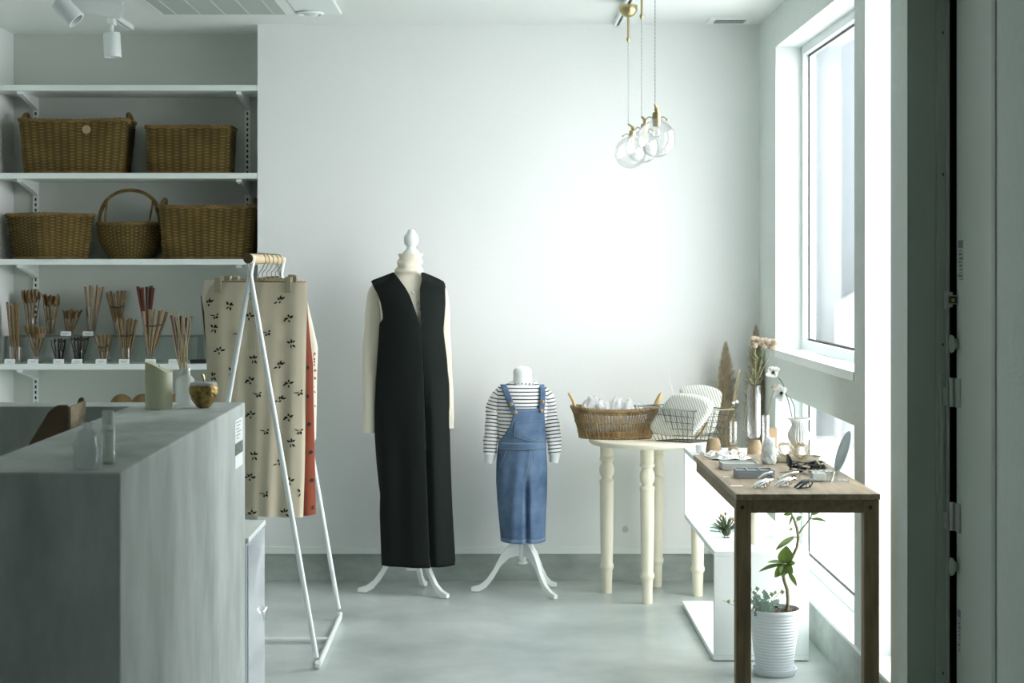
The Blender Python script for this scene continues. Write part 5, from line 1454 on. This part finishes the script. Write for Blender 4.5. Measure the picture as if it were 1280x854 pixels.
def flower(label, pts, head, nrm, s=350.0):
    o = P(pts[0][0], pts[0][1], s)
    t = thing('white_flower', label, 'flower', o)
    obj('stem', MB().tube([P(a, b_, s) - o for a, b_ in pts], .0014, 6), m_stemdark, t)
    c = P(head[0], head[1], s) - o; nrm = Vector(nrm).normalized(); e1 = nrm.orthogonal().normalized(); e2 = nrm.cross(e1)
    for k in range(8):
        a = 2 * PI * k / 8 + (.4 if k % 2 else 0); L = head[2] * (1 if k % 2 else .85); d = e1 * math.cos(a) + e2 * math.sin(a); q = nrm.cross(d)
        mb = MB().grid(lambda u, v: c + d * (L * v) + q * ((u - .5) * L * .95 * math.sin(PI * (.12 + .82 * v)) ** .8) + nrm * (.35 * L * math.sin(v * 1.6) * (1 if k % 2 else 1.5) + .003 * math.sin(u * 9 + k)), 6, 6)
        obj('petal', mb, m_petal, t, recalc=False, smooth_angle=180)
    obj('flower_centre', MB().sphere(tuple(c + nrm * .006), .006, 12, 8), m_stemdark, t)
flower('white anemone-like flower with a dark centre, lower of the two in the urn', [(994, 545), (994, 525), (993, 508), (988, 497), (982, 494)], (978, 492, .033), (-.75, -.55, .2))
flower('white flower bent over on a dark stem, upper of the two in the urn', [(992, 545), (991, 525), (985, 500), (978, 478), (973, 472)], (967.5, 467, .028), (-.5, -.6, .55), 347.5)
o2 = thing('dried_grass', 'pale curved dried stem in the narrow tube vase', 'dried grass', P(957, 560, 318))
obj('stem', MB().tube([p - P(957, 560, 318) for p in curve_pts([(957, 560), (958, 535), (960, 518), (963, 502), (967, 488)], 318)], .0015, 6), m_dry, o2)
obj('seed_pod', MB().sphere(tuple(P(968, 484, 318) - P(957, 560, 318)), .012, 12, 8, (1, .8, 1)), m_drypink, o2)
# octagonal tray with gold wreaths
tc_ = TT(995, 577)
ty = thing('stone_tray', 'pale octagonal stone tray on the oak table', 'tray', Vector((PX(1000, 352), F / 352 - .02, H + .0005)))
oc = [(-.105, -.025), (-.085, -.045), (.085, -.045), (.105, -.025), (.105, .025), (.085, .045), (-.085, .045), (-.105, .025)]
ty.location = (PX(996, 358), F / 358, H + .0005)
rings = [[Vector((x * k, y * k2, z)) for x, y in oc] for k, k2, z in ((.94, .9, 0), (1, 1, .008), (1, 1, .018), (.94, .88, .018), (.92, .86, .010))]
tm_ = MB().loft(rings, False); nn_ = len(tm_.v); tm_.f.append(tuple(range(nn_ - 8, nn_))); tm_.m.append(0); tm_.f.append(tuple(reversed(range(8)))); tm_.m.append(0)
for v in tm_.v: v.x *= .82
obj('tray_body', tm_, m_tray, ty, smooth=False, bevel=.001)
def wreath(label, px, py, s, R0, tilt, seed):
    r = random.Random(seed); c = P(px, py, s)
    mb = MB()
    for k in range(12):
        ph = r.uniform(0, 2 * PI); tw_ = r.uniform(.003, .009); f1 = r.randint(2, 5)
        mb.tube([Vector(((R0 + tw_ * math.cos(f1 * a + ph)) * math.cos(a), tw_ * 1.6 * math.sin(f1 * a + ph), (R0 + tw_ * math.cos(f1 * a + ph)) * math.sin(a))) for a in [2 * PI * i / 22 for i in range(22)]], .0006, 4, closed=True)
    for k in range(46):
        a = r.uniform(0, 2 * PI); mb.sphere((R0 * math.cos(a) + r.uniform(-.005, .005), r.uniform(-.008, .008), R0 * math.sin(a) + r.uniform(-.005, .005)), .0016, 6, 4)
    return tag(obj('gold_wreath', mb, m_goldwire, loc=(c.x, c.y, H + .0115 + R0 + .0075), rot=(0, 0, tilt)), label, 'wreath')
wreath('small gold wire wreath standing left in the stone tray', 981.5, 562, 360, .024, .35, 1)
wreath('small gold wire wreath standing right in the stone tray, before the urn', 1001, 562, 362, .0245, -.75, 2)
# dark dried leaf spray
dl = thing('dark_leaf_spray', 'near-black dried leaf spray lying before the stone tray', 'hair ornament', TT(1008, 592))
r = random.Random(5); lfm = MB()
def leafquad(mb, p, d, L, w, up=Vector((0, 0, 1)), curl=.2):
    sd = d.cross(up); sd = sd.normalized() if sd.length > 1e-4 else Vector((1, 0, 0)); nn = sd.cross(d).normalized()
    pr = [(0, .12), (.25, .8), (.5, 1), (.75, .75), (1, .05)]
    vs = []
    for t, q in pr:
        c = p + d * (L * t) + nn * (-curl * L * t * t)
        vs += [c - sd * (w * q / 2) + nn * (w * .12 * q), c, c + sd * (w * q / 2) + nn * (w * .12 * q)]
    fs = []
    for i in range(4):
        for k in range(2): a = i * 3 + k; fs.append((a, a + 1, a + 4, a + 3))
    mb.add(vs, fs)
    return mb
for k in range(110):
    a = r.uniform(0, 2 * PI); p = Vector((r.uniform(-.052, .055), r.uniform(-.02, .03), r.uniform(.006, .034)))
    leafquad(lfm, p, Vector((math.cos(a), math.sin(a), r.uniform(-.1, .7))).normalized(), r.uniform(.016, .026), .016)
for v in lfm.v: v.z = max(v.z, .001)
obj('leaves', lfm, m_darkleaf, dl, smooth=False, kind='stuff')
up1 = MB()
leafquad(up1, Vector((-.052, 0, .016)), Vector((-.18, 0, 1)).normalized(), .048, .020, Vector((0, -1, 0)))
obj('upright_leaf', up1, m_darkleaf, dl, smooth=False)
fd = MB()
for (x, z) in ((.045, .022), (.062, .020), (.030, .030)):
    for k in range(14):
        a = r.uniform(0, 2 * PI); leafquad(fd, Vector((x, .02, z)), Vector((math.cos(a), -.3, math.sin(a))).normalized(), .013, .007)
obj('beige_petals', fd, m_dry, dl, smooth=False, kind='stuff')
obj('pin', MB().tube([(-.09, -.006, .004), (-.05, -.004, .006)], [.0008, .0014], 6), m_stemdark, dl)
# jewellery trays
def tray(name, label, px, py, s, w, d, h_, mat, n, rot=0):
    t = thing(name, label, 'jewellery tray', on(px, py, H) + Vector((0, 0, .0005)), (0, 0, rot))
    e = .004
    obj('tray_base', MB().box((0, 0, 0), (w, d, h_ - .006)), mat, t, smooth=False, bevel=.001)
    obj('tray_rim', MB().box((0, 0, h_ - .0055), (w, e, h_)).box((0, d - e, h_ - .0055), (w, d, h_)).box((0, e, h_ - .0055), (e, d - e, h_)).box((w - e, e, h_ - .0055), (w, d - e, h_)), mat, t, smooth=False)
    for i in range(1, n):
        obj('divider', MB().box((w * i / n - e / 2, e, h_ - .0055), (w * i / n + e / 2, d - e, h_ - .001)), mat, t, smooth=False)
    return t
tray('jewellery_tray', 'pale grey lidded jewellery tray, behind the compartment tray', 903, 588, 372, .125, .09, .022, m_palefelt, 1)
tray('jewellery_tray', 'grey velvet tray with three compartments on the oak table', 921, 598.5, 390, .122, .085, .026, m_greyfelt, 3)
# lace and pearl strings
lc = thing('lace_necklaces', 'heap of white lace and pearl strings at the far left of the oak table', 'necklace', TT(912, 573))
lcm = MB(); r = random.Random(9)
for k in range(9):
    pts = []; x, y = r.uniform(-.06, .04), r.uniform(-.04, .07)
    A, B, ph = r.uniform(.02, .045), r.uniform(.02, .06), r.uniform(0, 6)
    for i in range(26):
        a = 2 * PI * i / 26; pts.append((x + A * math.cos(a) + .004 * math.sin(5 * a + ph), y + B * math.sin(a), .004 + .010 * (1 + math.sin(3 * a + ph)) * .5 + k * .001))
    lcm.tube(pts, .0026, 6, closed=True)
    for q in pts[::2]: lcm.sphere(q, .0038, 6, 4)
obj('pearl_strings', lcm, m_lace, lc, kind='stuff')
clo = MB().grid(lambda u, v: Vector((lerp(-.075, .07, u) + .006 * math.sin(v * 19), lerp(-.065, .09, v) + .006 * math.sin(u * 23), .0035 + .0025 * math.sin(u * 14) * math.cos(v * 11))), 26, 26)
obj('lace_cloth', clo, m_lace, lc, recalc=False, solid=.001)
gr = MB()
for k in range(7): gr.sphere((r.uniform(-.05, .04), r.uniform(-.03, .04), .020), .0045, 8, 5)
obj('gold_bead', gr, m_goldwire, lc, kind='stuff')
jr = thing('glass_earring', 'clear glass drop jewel lying on the pale grey tray', 'jewel', TT(927, 585) + Vector((0, 0, .0235)))
obj('drop', MB().sphere((0, 0, .011), .010, 12, 8), m_acryl, jr); obj('gold_loop', MB().tube([(.010 * math.cos(a), 0, .020 + .010 * math.sin(a)) for a in [2 * PI * i / 16 for i in range(16)]], .001, 5, closed=True), m_goldwire, jr)
# price cards on the oak table
for px, py, w, lbl in ((921.5, 608.5, .038, 'small white card at the front left of the oak table'), (911, 597, .03, 'small pale card left of the compartment tray')):
    g = TT(px, py); t = obj('price_card', MB().box((-w / 2, 0, 0), (w / 2, .026, .0008)), m_card, loc=g + Vector((0, 0, .0003)), smooth=False); tag(t, lbl, 'card')
# hair clips
def clip(px, py, mat, label, n=2, rot=.6, L=.062):
    g = TT(px, py)
    t = thing('hair_clip', label, 'hair clip', g + Vector((0, 0, .0006)), (0, 0, rot))
    for k in range(n):
        pts = []; 
        for i in range(9):
            q = i / 8; pts.append(Vector((lerp(-L / 2, L / 2, q) + .010 * k, -.012 * k, .006 + .020 * q ** 1.1 - .006 * math.sin(PI * q) * -1)))
        rings = []
        for i, p in enumerate(pts):
            w = .0075 * math.sin(PI * (.1 + .8 * i / 8)) + .0015
            rings.append([p + Vector((0, w * math.cos(2 * PI * j / 8), .0032 * math.sin(2 * PI * j / 8))) for j in range(8)])
        obj('clip_blade', MB().loft(rings), mat, t)
    obj('clip_base', MB().tube([(-L / 2 + .004, -.004, .0025), (L / 2 - .006, -.006, .0025), (L / 2 + .004, -.006, .014), (L / 2 - .002, -.006, .022)], .0022, 6), mat, t)
    obj('spring_loop', MB().tube([(L * .25 + .007 * math.cos(a), -.008, .010 + .007 * math.sin(a)) for a in [2 * PI * i / 12 for i in range(12)]], .0014, 5, closed=True), m_gun, t)
clip(950, 611, m_silver, 'pair of silver hair clips at the front left of the oak table')
clip(956, 601, m_silver, 'single slim silver hair clip tucked against the grey tray front', 1, .25, .05)
clip(978, 609, m_silver, 'pale silver hair clip in the middle front of the oak table', 2, .5)
clip(985, 601, m_silver, 'flat silver clip behind the middle one on the oak table', 1, .2, .07)
clip(1003, 611, m_gun, 'dark and silver hair clip at the right front of the oak table', 2, .55)
# acrylic box, tilted oval mirror
ab = thing('acrylic_case', 'small clear acrylic case with white trinkets at the foot of the mirror', 'case', TT(1028, 603) + Vector((0, 0, .0005)))
obj('case_walls', MB().box((-.034, 0, 0), (.034, .045, .034)), m_acryl, ab, smooth=False, bevel=.001)
obj('white_block', MB().box((-.030, .004, .003), (.012, .040, .028)), m_card, ab, smooth=False, bevel=.002)
obj('gold_trinket', MB().sphere((-.016, .02, .031), .004, 8, 6), m_goldwire, ab)
SMi = 395.0; mo = Vector((PX(1042, SMi), F / SMi, H + .0005))
mr_ = thing('oval_mirror', 'slim oval tilted hand mirror on a clear stand at the right of the oak table', 'mirror', mo)
b0, t0_ = P(1046, 588, SMi) - mo, P(1062, 541, SMi) - mo
ax = (t0_ - b0).normalized(); Lm = (t0_ - b0).length / 2; cm = (b0 + t0_) / 2
sdv = Vector((.30, -.95, 0)); sdv = (sdv - ax * sdv.dot(ax)).normalized(); nv = ax.cross(sdv).normalized()
def disc(k, th0, th1):
    rings = []
    for q, th in ((.97, th0), (1, th0 + (th1 - th0) * .2), (1, th1 - (th1 - th0) * .2), (.97, th1)):
        rings.append([cm + ax * (Lm * 1.08 * k * q * math.cos(2 * PI * j / 40)) + sdv * (.034 * k * q * math.sin(2 * PI * j / 40)) + nv * th for j in range(40)])
    return MB().loft(rings)
obj('mirror_frame', disc(1, -.003, .003), m_mirrorback, mr_)
obj('mirror_face', disc(.93, .0031, .0038), M('mirror_silver', (.9, .92, .92), .03, metal=1), mr_)
obj('stand_base', MB().box((-.030, -.02, 0), (.045, .025, .003)).box((.004, -.004, .003), (.012, .004, .034)), m_acryl, mr_, smooth=False)
obj('pivot', MB().tube([b0 + Vector((-.004, -.014, .006)), b0 + Vector((-.004, .014, .006))], .006, 10), m_acryl, mr_)
obj('prop_leg', MB().tube([b0 + Vector((-.006, -.012, .004)), Vector((-.016, -.05, .002))], .0018, 6).tube([b0 + Vector((.004, -.012, .004)), Vector((.045, -.02, .002))], .0018, 6), m_acryl, mr_)

# ============================================================ POTTED PLANT
PSc = 361.0; po_ = Vector((PX(968, PSc), F / PSc, 0))
pt = thing('potted_plant', 'bare-trunked green plant in a ribbed white pot before the shelf unit', 'potted plant', po_)
def cylp(z): return lerp(.064, .0895, (z - .02) / .205)
prof_ = [(.001, .012), (.060, .012), (.063, .018)]
z = .022
while z < .205: prof_ += [(cylp(z), z), (cylp(z) + .0008, z + .003), (cylp(z) + .0008, z + .006), (cylp(z), z + .009)]; z += .0105
prof_ += [(.0885, .214), (.0915, .218), (.0915, .226), (.089, .229), (.085, .228), (.083, .21), (.060, .03), (.001, .03)]
obj('pot', MB().lathe(prof_, 56), m_pot, pt)
obj('saucer', MB().lathe([(.001, 0), (.066, 0), (.072, .006), (.076, .018), (.077, .024), (.073, .024), (.069, .010), (.001, .008)], 48), m_pot, pt)
obj('soil', MB().grid(lambda u, v: Vector(((.081 * v) * math.cos(2 * PI * u), (.081 * v) * math.sin(2 * PI * u), .205 + .006 * nz(u * 9, v * 9, 1))), 30, 8, wrap=True), m_bark, pt, recalc=False)
r = random.Random(21)
chip0 = None
for k in range(120):
    a = r.uniform(0, 2 * PI); d = .078 * r.random() ** .5
    if chip0 is None:
        cmb = MB().prism([(-.008, -.004), (.004, -.006), (.009, .001), (.003, .006), (-.007, .004)], -.002, .002, 'z'); chip0 = obj('bark_chip', cmb, m_bark, pt, smooth=False); ch = chip0
    else:
        ch = chip0.copy(); COL.objects.link(ch); ch.parent = pt
    ch.location = (d * math.cos(a), d * math.sin(a), .211 + r.uniform(0, .010)); ch.rotation_euler = (r.uniform(-.5, .5), r.uniform(-.5, .5), r.uniform(0, 6)); q = r.uniform(.6, 1.3); ch.scale = (q, q, q)
def PP(px, py, dy=0): p = P(px, py, PSc) - po_; p.y += dy; return p
trk = [(984, 764), (985, 750), (984, 737), (980, 725), (979, 716), (984, 708), (990, 697), (996, 685), (998, 672), (996, 660), (992, 648), (988, 640)]
obj('trunk', MB().tube([PP(a, b_) for a, b_ in trk], [.0065, .006, .006, .006, .0058, .0055, .0052, .005, .005, .0045, .004, .0035], 10), m_trunk, pt)
obj('branch', MB().tube([PP(998, 668), PP(1005, 658), PP(1013, 649), PP(1015, 642)], [.0035, .003, .0028, .0024], 8), m_trunk, pt)
obj('branch', MB().tube([PP(996, 672), PP(991, 671), PP(986, 672), PP(982, 675)], [.0022, .0018, .0015, .0012], 6), m_trunk, pt)
obj('branch', MB().tube([PP(994, 654), PP(998, 649), PP(997, 645)], [.002, .0016, .0012], 6), m_trunk, pt)
def leaf(p, q, w, mat, curl=.15, face=Vector((0, -1, .25)), fold=.12):
    p, q = Vector(p), Vector(q); d = (q - p); L = d.length; d.normalize(); nn = (face - d * face.dot(d)).normalized(); sd = d.cross(nn)
    def f(u, v):
        x = (u - .5) * 2; ww = w * .5 * math.sin(PI * min(1, .04 + .96 * v) ** .85) ** .75
        return p + d * (L * v) + sd * (x * ww) + nn * (curl * L * (math.sin(PI * v) * .5) + abs(x) * ww * fold * 2)
    o = obj('leaf', MB().grid(f, 6, 10), mat, pt, recalc=False, smooth_angle=180)
    rb_ = MB().tube([f(.5, i / 8) + nn * .0004 for i in range(9)], [.0009, .0008, .0008, .0007, .0006, .0005, .0004, .0003, .0002], 5)
    obj('midrib', rb_, m_leaf_pale, o)
    return o
def LF(a, b_, w, mat=m_leaf, dy0=0, dy1=-.02, face=Vector((0, -1, .25))): leaf(PP(*a, dy0), PP(*b_, dy1), w / PSc, mat, face=face)
LF((980, 704), (982, 681), 19, m_leaf); LF((979, 706), (947, 714), 7, m_leaf, face=Vector((.1, -.5, 1)))
LF((981, 705), (958, 702), 7, m_leaf_pale, face=Vector((0, -.6, 1))); LF((980, 706), (967, 721), 11, m_leaf)
LF((979, 707), (990, 716), 13, m_leaf); LF((981, 707), (976, 720), 12, m_leaf_pale); LF((984, 704), (993, 703), 8, m_leaf)
LF((986, 716), (995, 732), 6, m_leaf); LF((992, 672), (968, 687), 8, m_leaf_pale, face=Vector((.3, -.6, .8)))
LF((1014, 649), (1033, 652), 6.5, m_leaf, face=Vector((0, -.6, 1))); LF((990, 645), (985, 656), 3, m_leaf_pale); LF((996, 650), (1001, 644), 5, m_leaf_pale)
LF((989, 641), (978, 643), 6, m_leaf); LF((990, 660), (985, 663), 3.5, m_leaf_pale); LF((1014, 643), (1024, 638), 6, m_leaf_pale)
# trailing ivy at the left rim of the pot
iv = MB(); r = random.Random(4)
def ivyleaf(mb, c, sz, a, tilt):
    pts = [(0, 0), (.35, .28), (.30, .60), (.58, .40), (1.0, .0), (.58, -.40), (.30, -.60), (.35, -.28)]
    e1 = Vector((math.cos(a), -.2, math.sin(a))).normalized(); e2 = Vector((-math.sin(a), tilt, math.cos(a))).normalized()
    mb.add([c + e1 * (x * sz) + e2 * (y * sz) for x, y in pts], [(0, 1, 2, 3), (0, 3, 4), (0, 4, 5), (0, 5, 6, 7)])
for k in range(95):
    px_ = min(982, max(934, r.gauss(953, 9))); py_ = 768 - abs(r.gauss(0, 11)) - 2
    ivyleaf(iv, PP(px_, py_, r.uniform(-.06, .03)) + Vector((0, -.012, .004)), r.uniform(.013, .021), r.uniform(0, 6.3), r.uniform(-.6, .6))
obj('ivy_foliage', iv, m_ivy, pt, smooth=False, kind='stuff', recalc=False)
for pts, tipa in (([(942, 762), (930, 757), (915, 754), (902, 748)], (914, 749)), ([(950, 760), (945, 748), (940, 735)], (941, 734)), ([(960, 758), (966, 745), (972, 738)], (972, 738)), ([(950, 760), (956, 748), (959, 741)], (959, 741))):
    obj('ivy_runner', MB().tube([PP(a, b_, -.04) for a, b_ in pts], .0010, 5), m_dry, pt)
    q = MB(); ivyleaf(q, PP(*tipa, -.042), .018, 0.2, .4); ivyleaf(q, PP(tipa[0] - 3, tipa[1] + 1, -.042), .015, 2.8, -.3)
    obj('ivy_leaf', q, m_leaf_pale, pt, smooth=False, recalc=False)

# ============================================================ CEILING FITTINGS
def track(x, y0, y1, label):
    t = thing('lighting_track', label, 'lighting track', (x, y0, ZC))
    obj('channel', MB().box((-.017, 0, -.020), (-.006, y1 - y0, 0)).box((.006, 0, -.020), (.017, y1 - y0, 0)).box((-.017, y1 - y0 - .008, -.020), (.017, y1 - y0, 0)), m_trim, t, smooth=False, bevel=.001)
    obj('slot', MB().box((-.006, 0, -.014), (.006, y1 - y0 - .008, -.002)), m_black, t, smooth=False)
    return t
track(-1.64, 4.2, F / 277.0, 'white lighting track on the ceiling at the left')
track(.55, 4.2, F / 281.0, 'white lighting track on the ceiling carrying the glass pendants')
def spot(label, y, dirv, L, r_, drop=.075):
    x = -1.64
    t = thing('spotlight', label, 'spotlight', (x, y, ZC - .020))
    obj('adapter', MB().box((-.014, -.03, -.028), (.014, .03, -.001)), m_trim, t, bevel=.002)
    j = Vector((0, 0, -drop))
    obj('arm', MB().tube([(0, 0, -.020), tuple(j)], .008, 12), m_trim, t)
    d = Vector(dirv).normalized(); a = j + d * -.012; b_ = a + d * L
    rings = []; e1 = d.orthogonal().normalized(); e2 = d.cross(e1)
    for q, rr in ((0, .2), (0, .95), (.04, 1), (.96, 1), (1, .97), (1, .82), (.86, .78), (.84, .01)):
        rings.append([a + d * (L * q) + (e1 * math.cos(2 * PI * i / 32) + e2 * math.sin(2 * PI * i / 32)) * r_ * rr for i in range(32)])
    obj('lamp_barrel', MB().loft(rings), m_white_metal, t, smooth_angle=35)
    obj('lens', MB().tube([a + d * (L * .845), a + d * (L * .87)], r_ * .74, 24), m_silver, t)
    return t
spot('white barrel spotlight pointing down at the far end of the left track', F / 291, (-.05 * -1, .0, -1), .105, .037)
spot('white barrel spotlight tilted to the right, nearest the left edge', F / 330, (.72, -.05, -.75), .10, .037)
spot('white barrel spotlight aimed sideways, cut by the top of the picture', F / 318, (.96, .1, -.16), .19, .035, .030)
ac = thing('ceiling_unit', 'white ceiling air conditioner with a slatted grille', 'air conditioner', (0, 0, ZC))
sa = 297.0
X0, X1 = PX(200.7, sa), PX(427, sa); YE = F / sa; z0_ = -.027
obj('panel', MB().box((X0, YE - .76, z0_), (X1, YE - .0, -.012)).box((X0 + .02, YE - .74, -.012), (X1 - .02, YE - .02, 0)), m_trim, ac, smooth=False, bevel=.004)
gx0, gx1 = PX(206, sa), PX(358, sa)
obj('grille_field', MB().box((gx0, YE - .72, z0_ - .0015), (gx1, YE - .012, z0_ - .0005)), m_acgrille, ac, smooth=False)
for k in range(5):
    xx = lerp(gx0, gx1, (k + .5) / 5)
    obj('grille_slat', MB().box((xx - .0025, YE - .72, z0_ - .004), (xx + .0025, YE - .014, z0_ - .0016)), m_palefelt, ac, smooth=False)
obj('seam_line', MB().box((PX(372, sa) - .001, YE - .75, z0_ - .0012), (PX(372, sa) + .001, YE - .002, z0_ - .0004)), m_ink, ac, smooth=False)
cx_, cy_ = PX(390, sa) , YE - .075
ring = MB().lathe([(.050, 0), (.058, -.004), (.056, -.010), (.047, -.012), (.044, -.004), (.043, -.001)], 40, c=(cx_, cy_, z0_))
obj('nozzle_ring', ring, m_trim, ac); obj('nozzle_hole', MB().lathe([(.001, -.0035), (.044, -.0035)], 40, c=(cx_, cy_, z0_)), m_void, ac)
obj('nozzle_flap', MB().sphere((cx_ + .004, cy_ + .004, z0_ - .004), .034, 20, 10, (1, .55, .5)), m_trim, ac)
vn = thing('ceiling_vent', 'small white ceiling vent with a dark grille in the right rear corner', 'vent', (0, 0, ZC))
vx0, vx1, vy0, vy1 = PX(885, 284), PX(936, 282), 7.62, 7.79
obj('vent_frame', MB().box((vx0, vy0, -.010), (vx1, vy1, 0)), m_trim, vn, smooth=False, bevel=.002)
obj('vent_grille', MB().box((vx0 + .028, vy0 + .035, -.0112), (vx1 - .028, vy1 - .045, -.0100)), m_void, vn, smooth=False)
for k in range(12):
    xx = lerp(vx0 + .034, vx1 - .034, k / 11)
    obj('grille_bar', MB().box((xx - .0022, vy0 + .035, -.014), (xx + .0022, vy1 - .045, -.0113)), m_palefelt, vn, smooth=False)
# glass pendants
def pendant(label, s, gpx, gpy, r_, tilt, yaw, cup=True):
    x = .55; y = F / s
    t = thing('glass_pendant', label, 'pendant lamp', (x, y, ZC))
    obj('canopy', MB().lathe([(.001, -.020), (.037, -.020), (.0385, -.026), (.036, -.045), (.024, -.062), (.010, -.070), (.001, -.071)], 32), m_brass, t)
    obj('rod', MB().lathe([(.001, -.068), (.0045, -.068), (.0045, -.150), (.0075, -.153), (.0080, -.160), (.005, -.168), (.001, -.170)], 14), m_brass, t)
    g = Vector((PX(gpx, s) - x, 0, PZ(gpy, s) - ZC)); top = Vector((0, 0, g.z + r_ + .052))
    n = 220
    for q in (0, 1):
        cd_ = MB().tube([Vector((.0010 * math.cos(i * .8 + q * PI), .0010 * math.sin(i * .8 + q * PI), lerp(-.166, top.z, i / n))) for i in range(n + 1)], .0010, 5)
        obj('twisted_cord', cd_, m_cord2 if q else m_cord, t, label='white strand of the cord' if q else 'grey strand of the cord')
    R_m = Matrix.Translation(g) @ Matrix.Rotation(tilt, 4, 'Y')
    sk = MB().lathe([(.001, r_ + .044), (.006, r_ + .044), (.0085, r_ + .036), (.005, r_ + .030), (.0125, r_ + .026), (.0140, r_ + .020), (.0140, r_ - .008), (.0125, r_ - .022), (.001, r_ - .024)], 20).xf(R_m)
    obj('brass_socket', sk, m_brass, t)
    lp_ = MB().tube([top + Vector((0, 0, .002)), R_m @ Vector((0, 0, r_ + .040))], .0045, 8); obj('cord_grip', lp_, m_brass, t)
    for sx in (-1, 1):
        bw_ = MB().tube([R_m @ Vector((sx * .010, 0, r_ + .006)), R_m @ Vector((sx * .024, 0, r_ + .012)), R_m @ Vector((sx * .036, 0, r_ + .002))], .0022, 8).sphere(tuple(R_m @ Vector((sx * .037, 0, r_ + .001))), .0045, 10, 7)
        obj('brass_clamp', bw_, m_brass, t)
    gp = [(.016, r_ + .002)]
    for i in range(1, 25):
        a = math.radians(14 + 166 * i / 24); gp.append((max(r_ * math.sin(a), .0005), r_ * math.cos(a)))
    gp = [(.016, r_ + .004)] + gp[1:]
    obj('glass_globe', MB().lathe(gp, 48).xf(R_m), m_globe, t, recalc=False)
    bp2 = [(.006, r_ - .022), (.010, r_ - .030), (.0135, r_ - .042), (.012, r_ - .052), (.005, r_ - .058), (.0005, r_ - .059)]
    bo = obj('bulb', MB().lathe(bp2, 20).xf(R_m), m_glass, t)
    obj('filament', MB().tube([R_m @ Vector((-.004, 0, r_ - .036)), R_m @ Vector((0, 0, r_ - .048)), R_m @ Vector((.004, 0, r_ - .036))], .0013, 6), m_bulb, bo)
    return t
pendant('clear glass globe pendant, nearest and highest of the three', 367, 820.5, 173.5, .0635, 0.0, 0)
pendant('clear glass globe pendant, middle of the three', 336.5, 802.5, 184, .0600, .12, 0)
pendant('clear glass globe pendant, farthest and lowest of the three', 306, 788, 191, .0640, .10, 0)
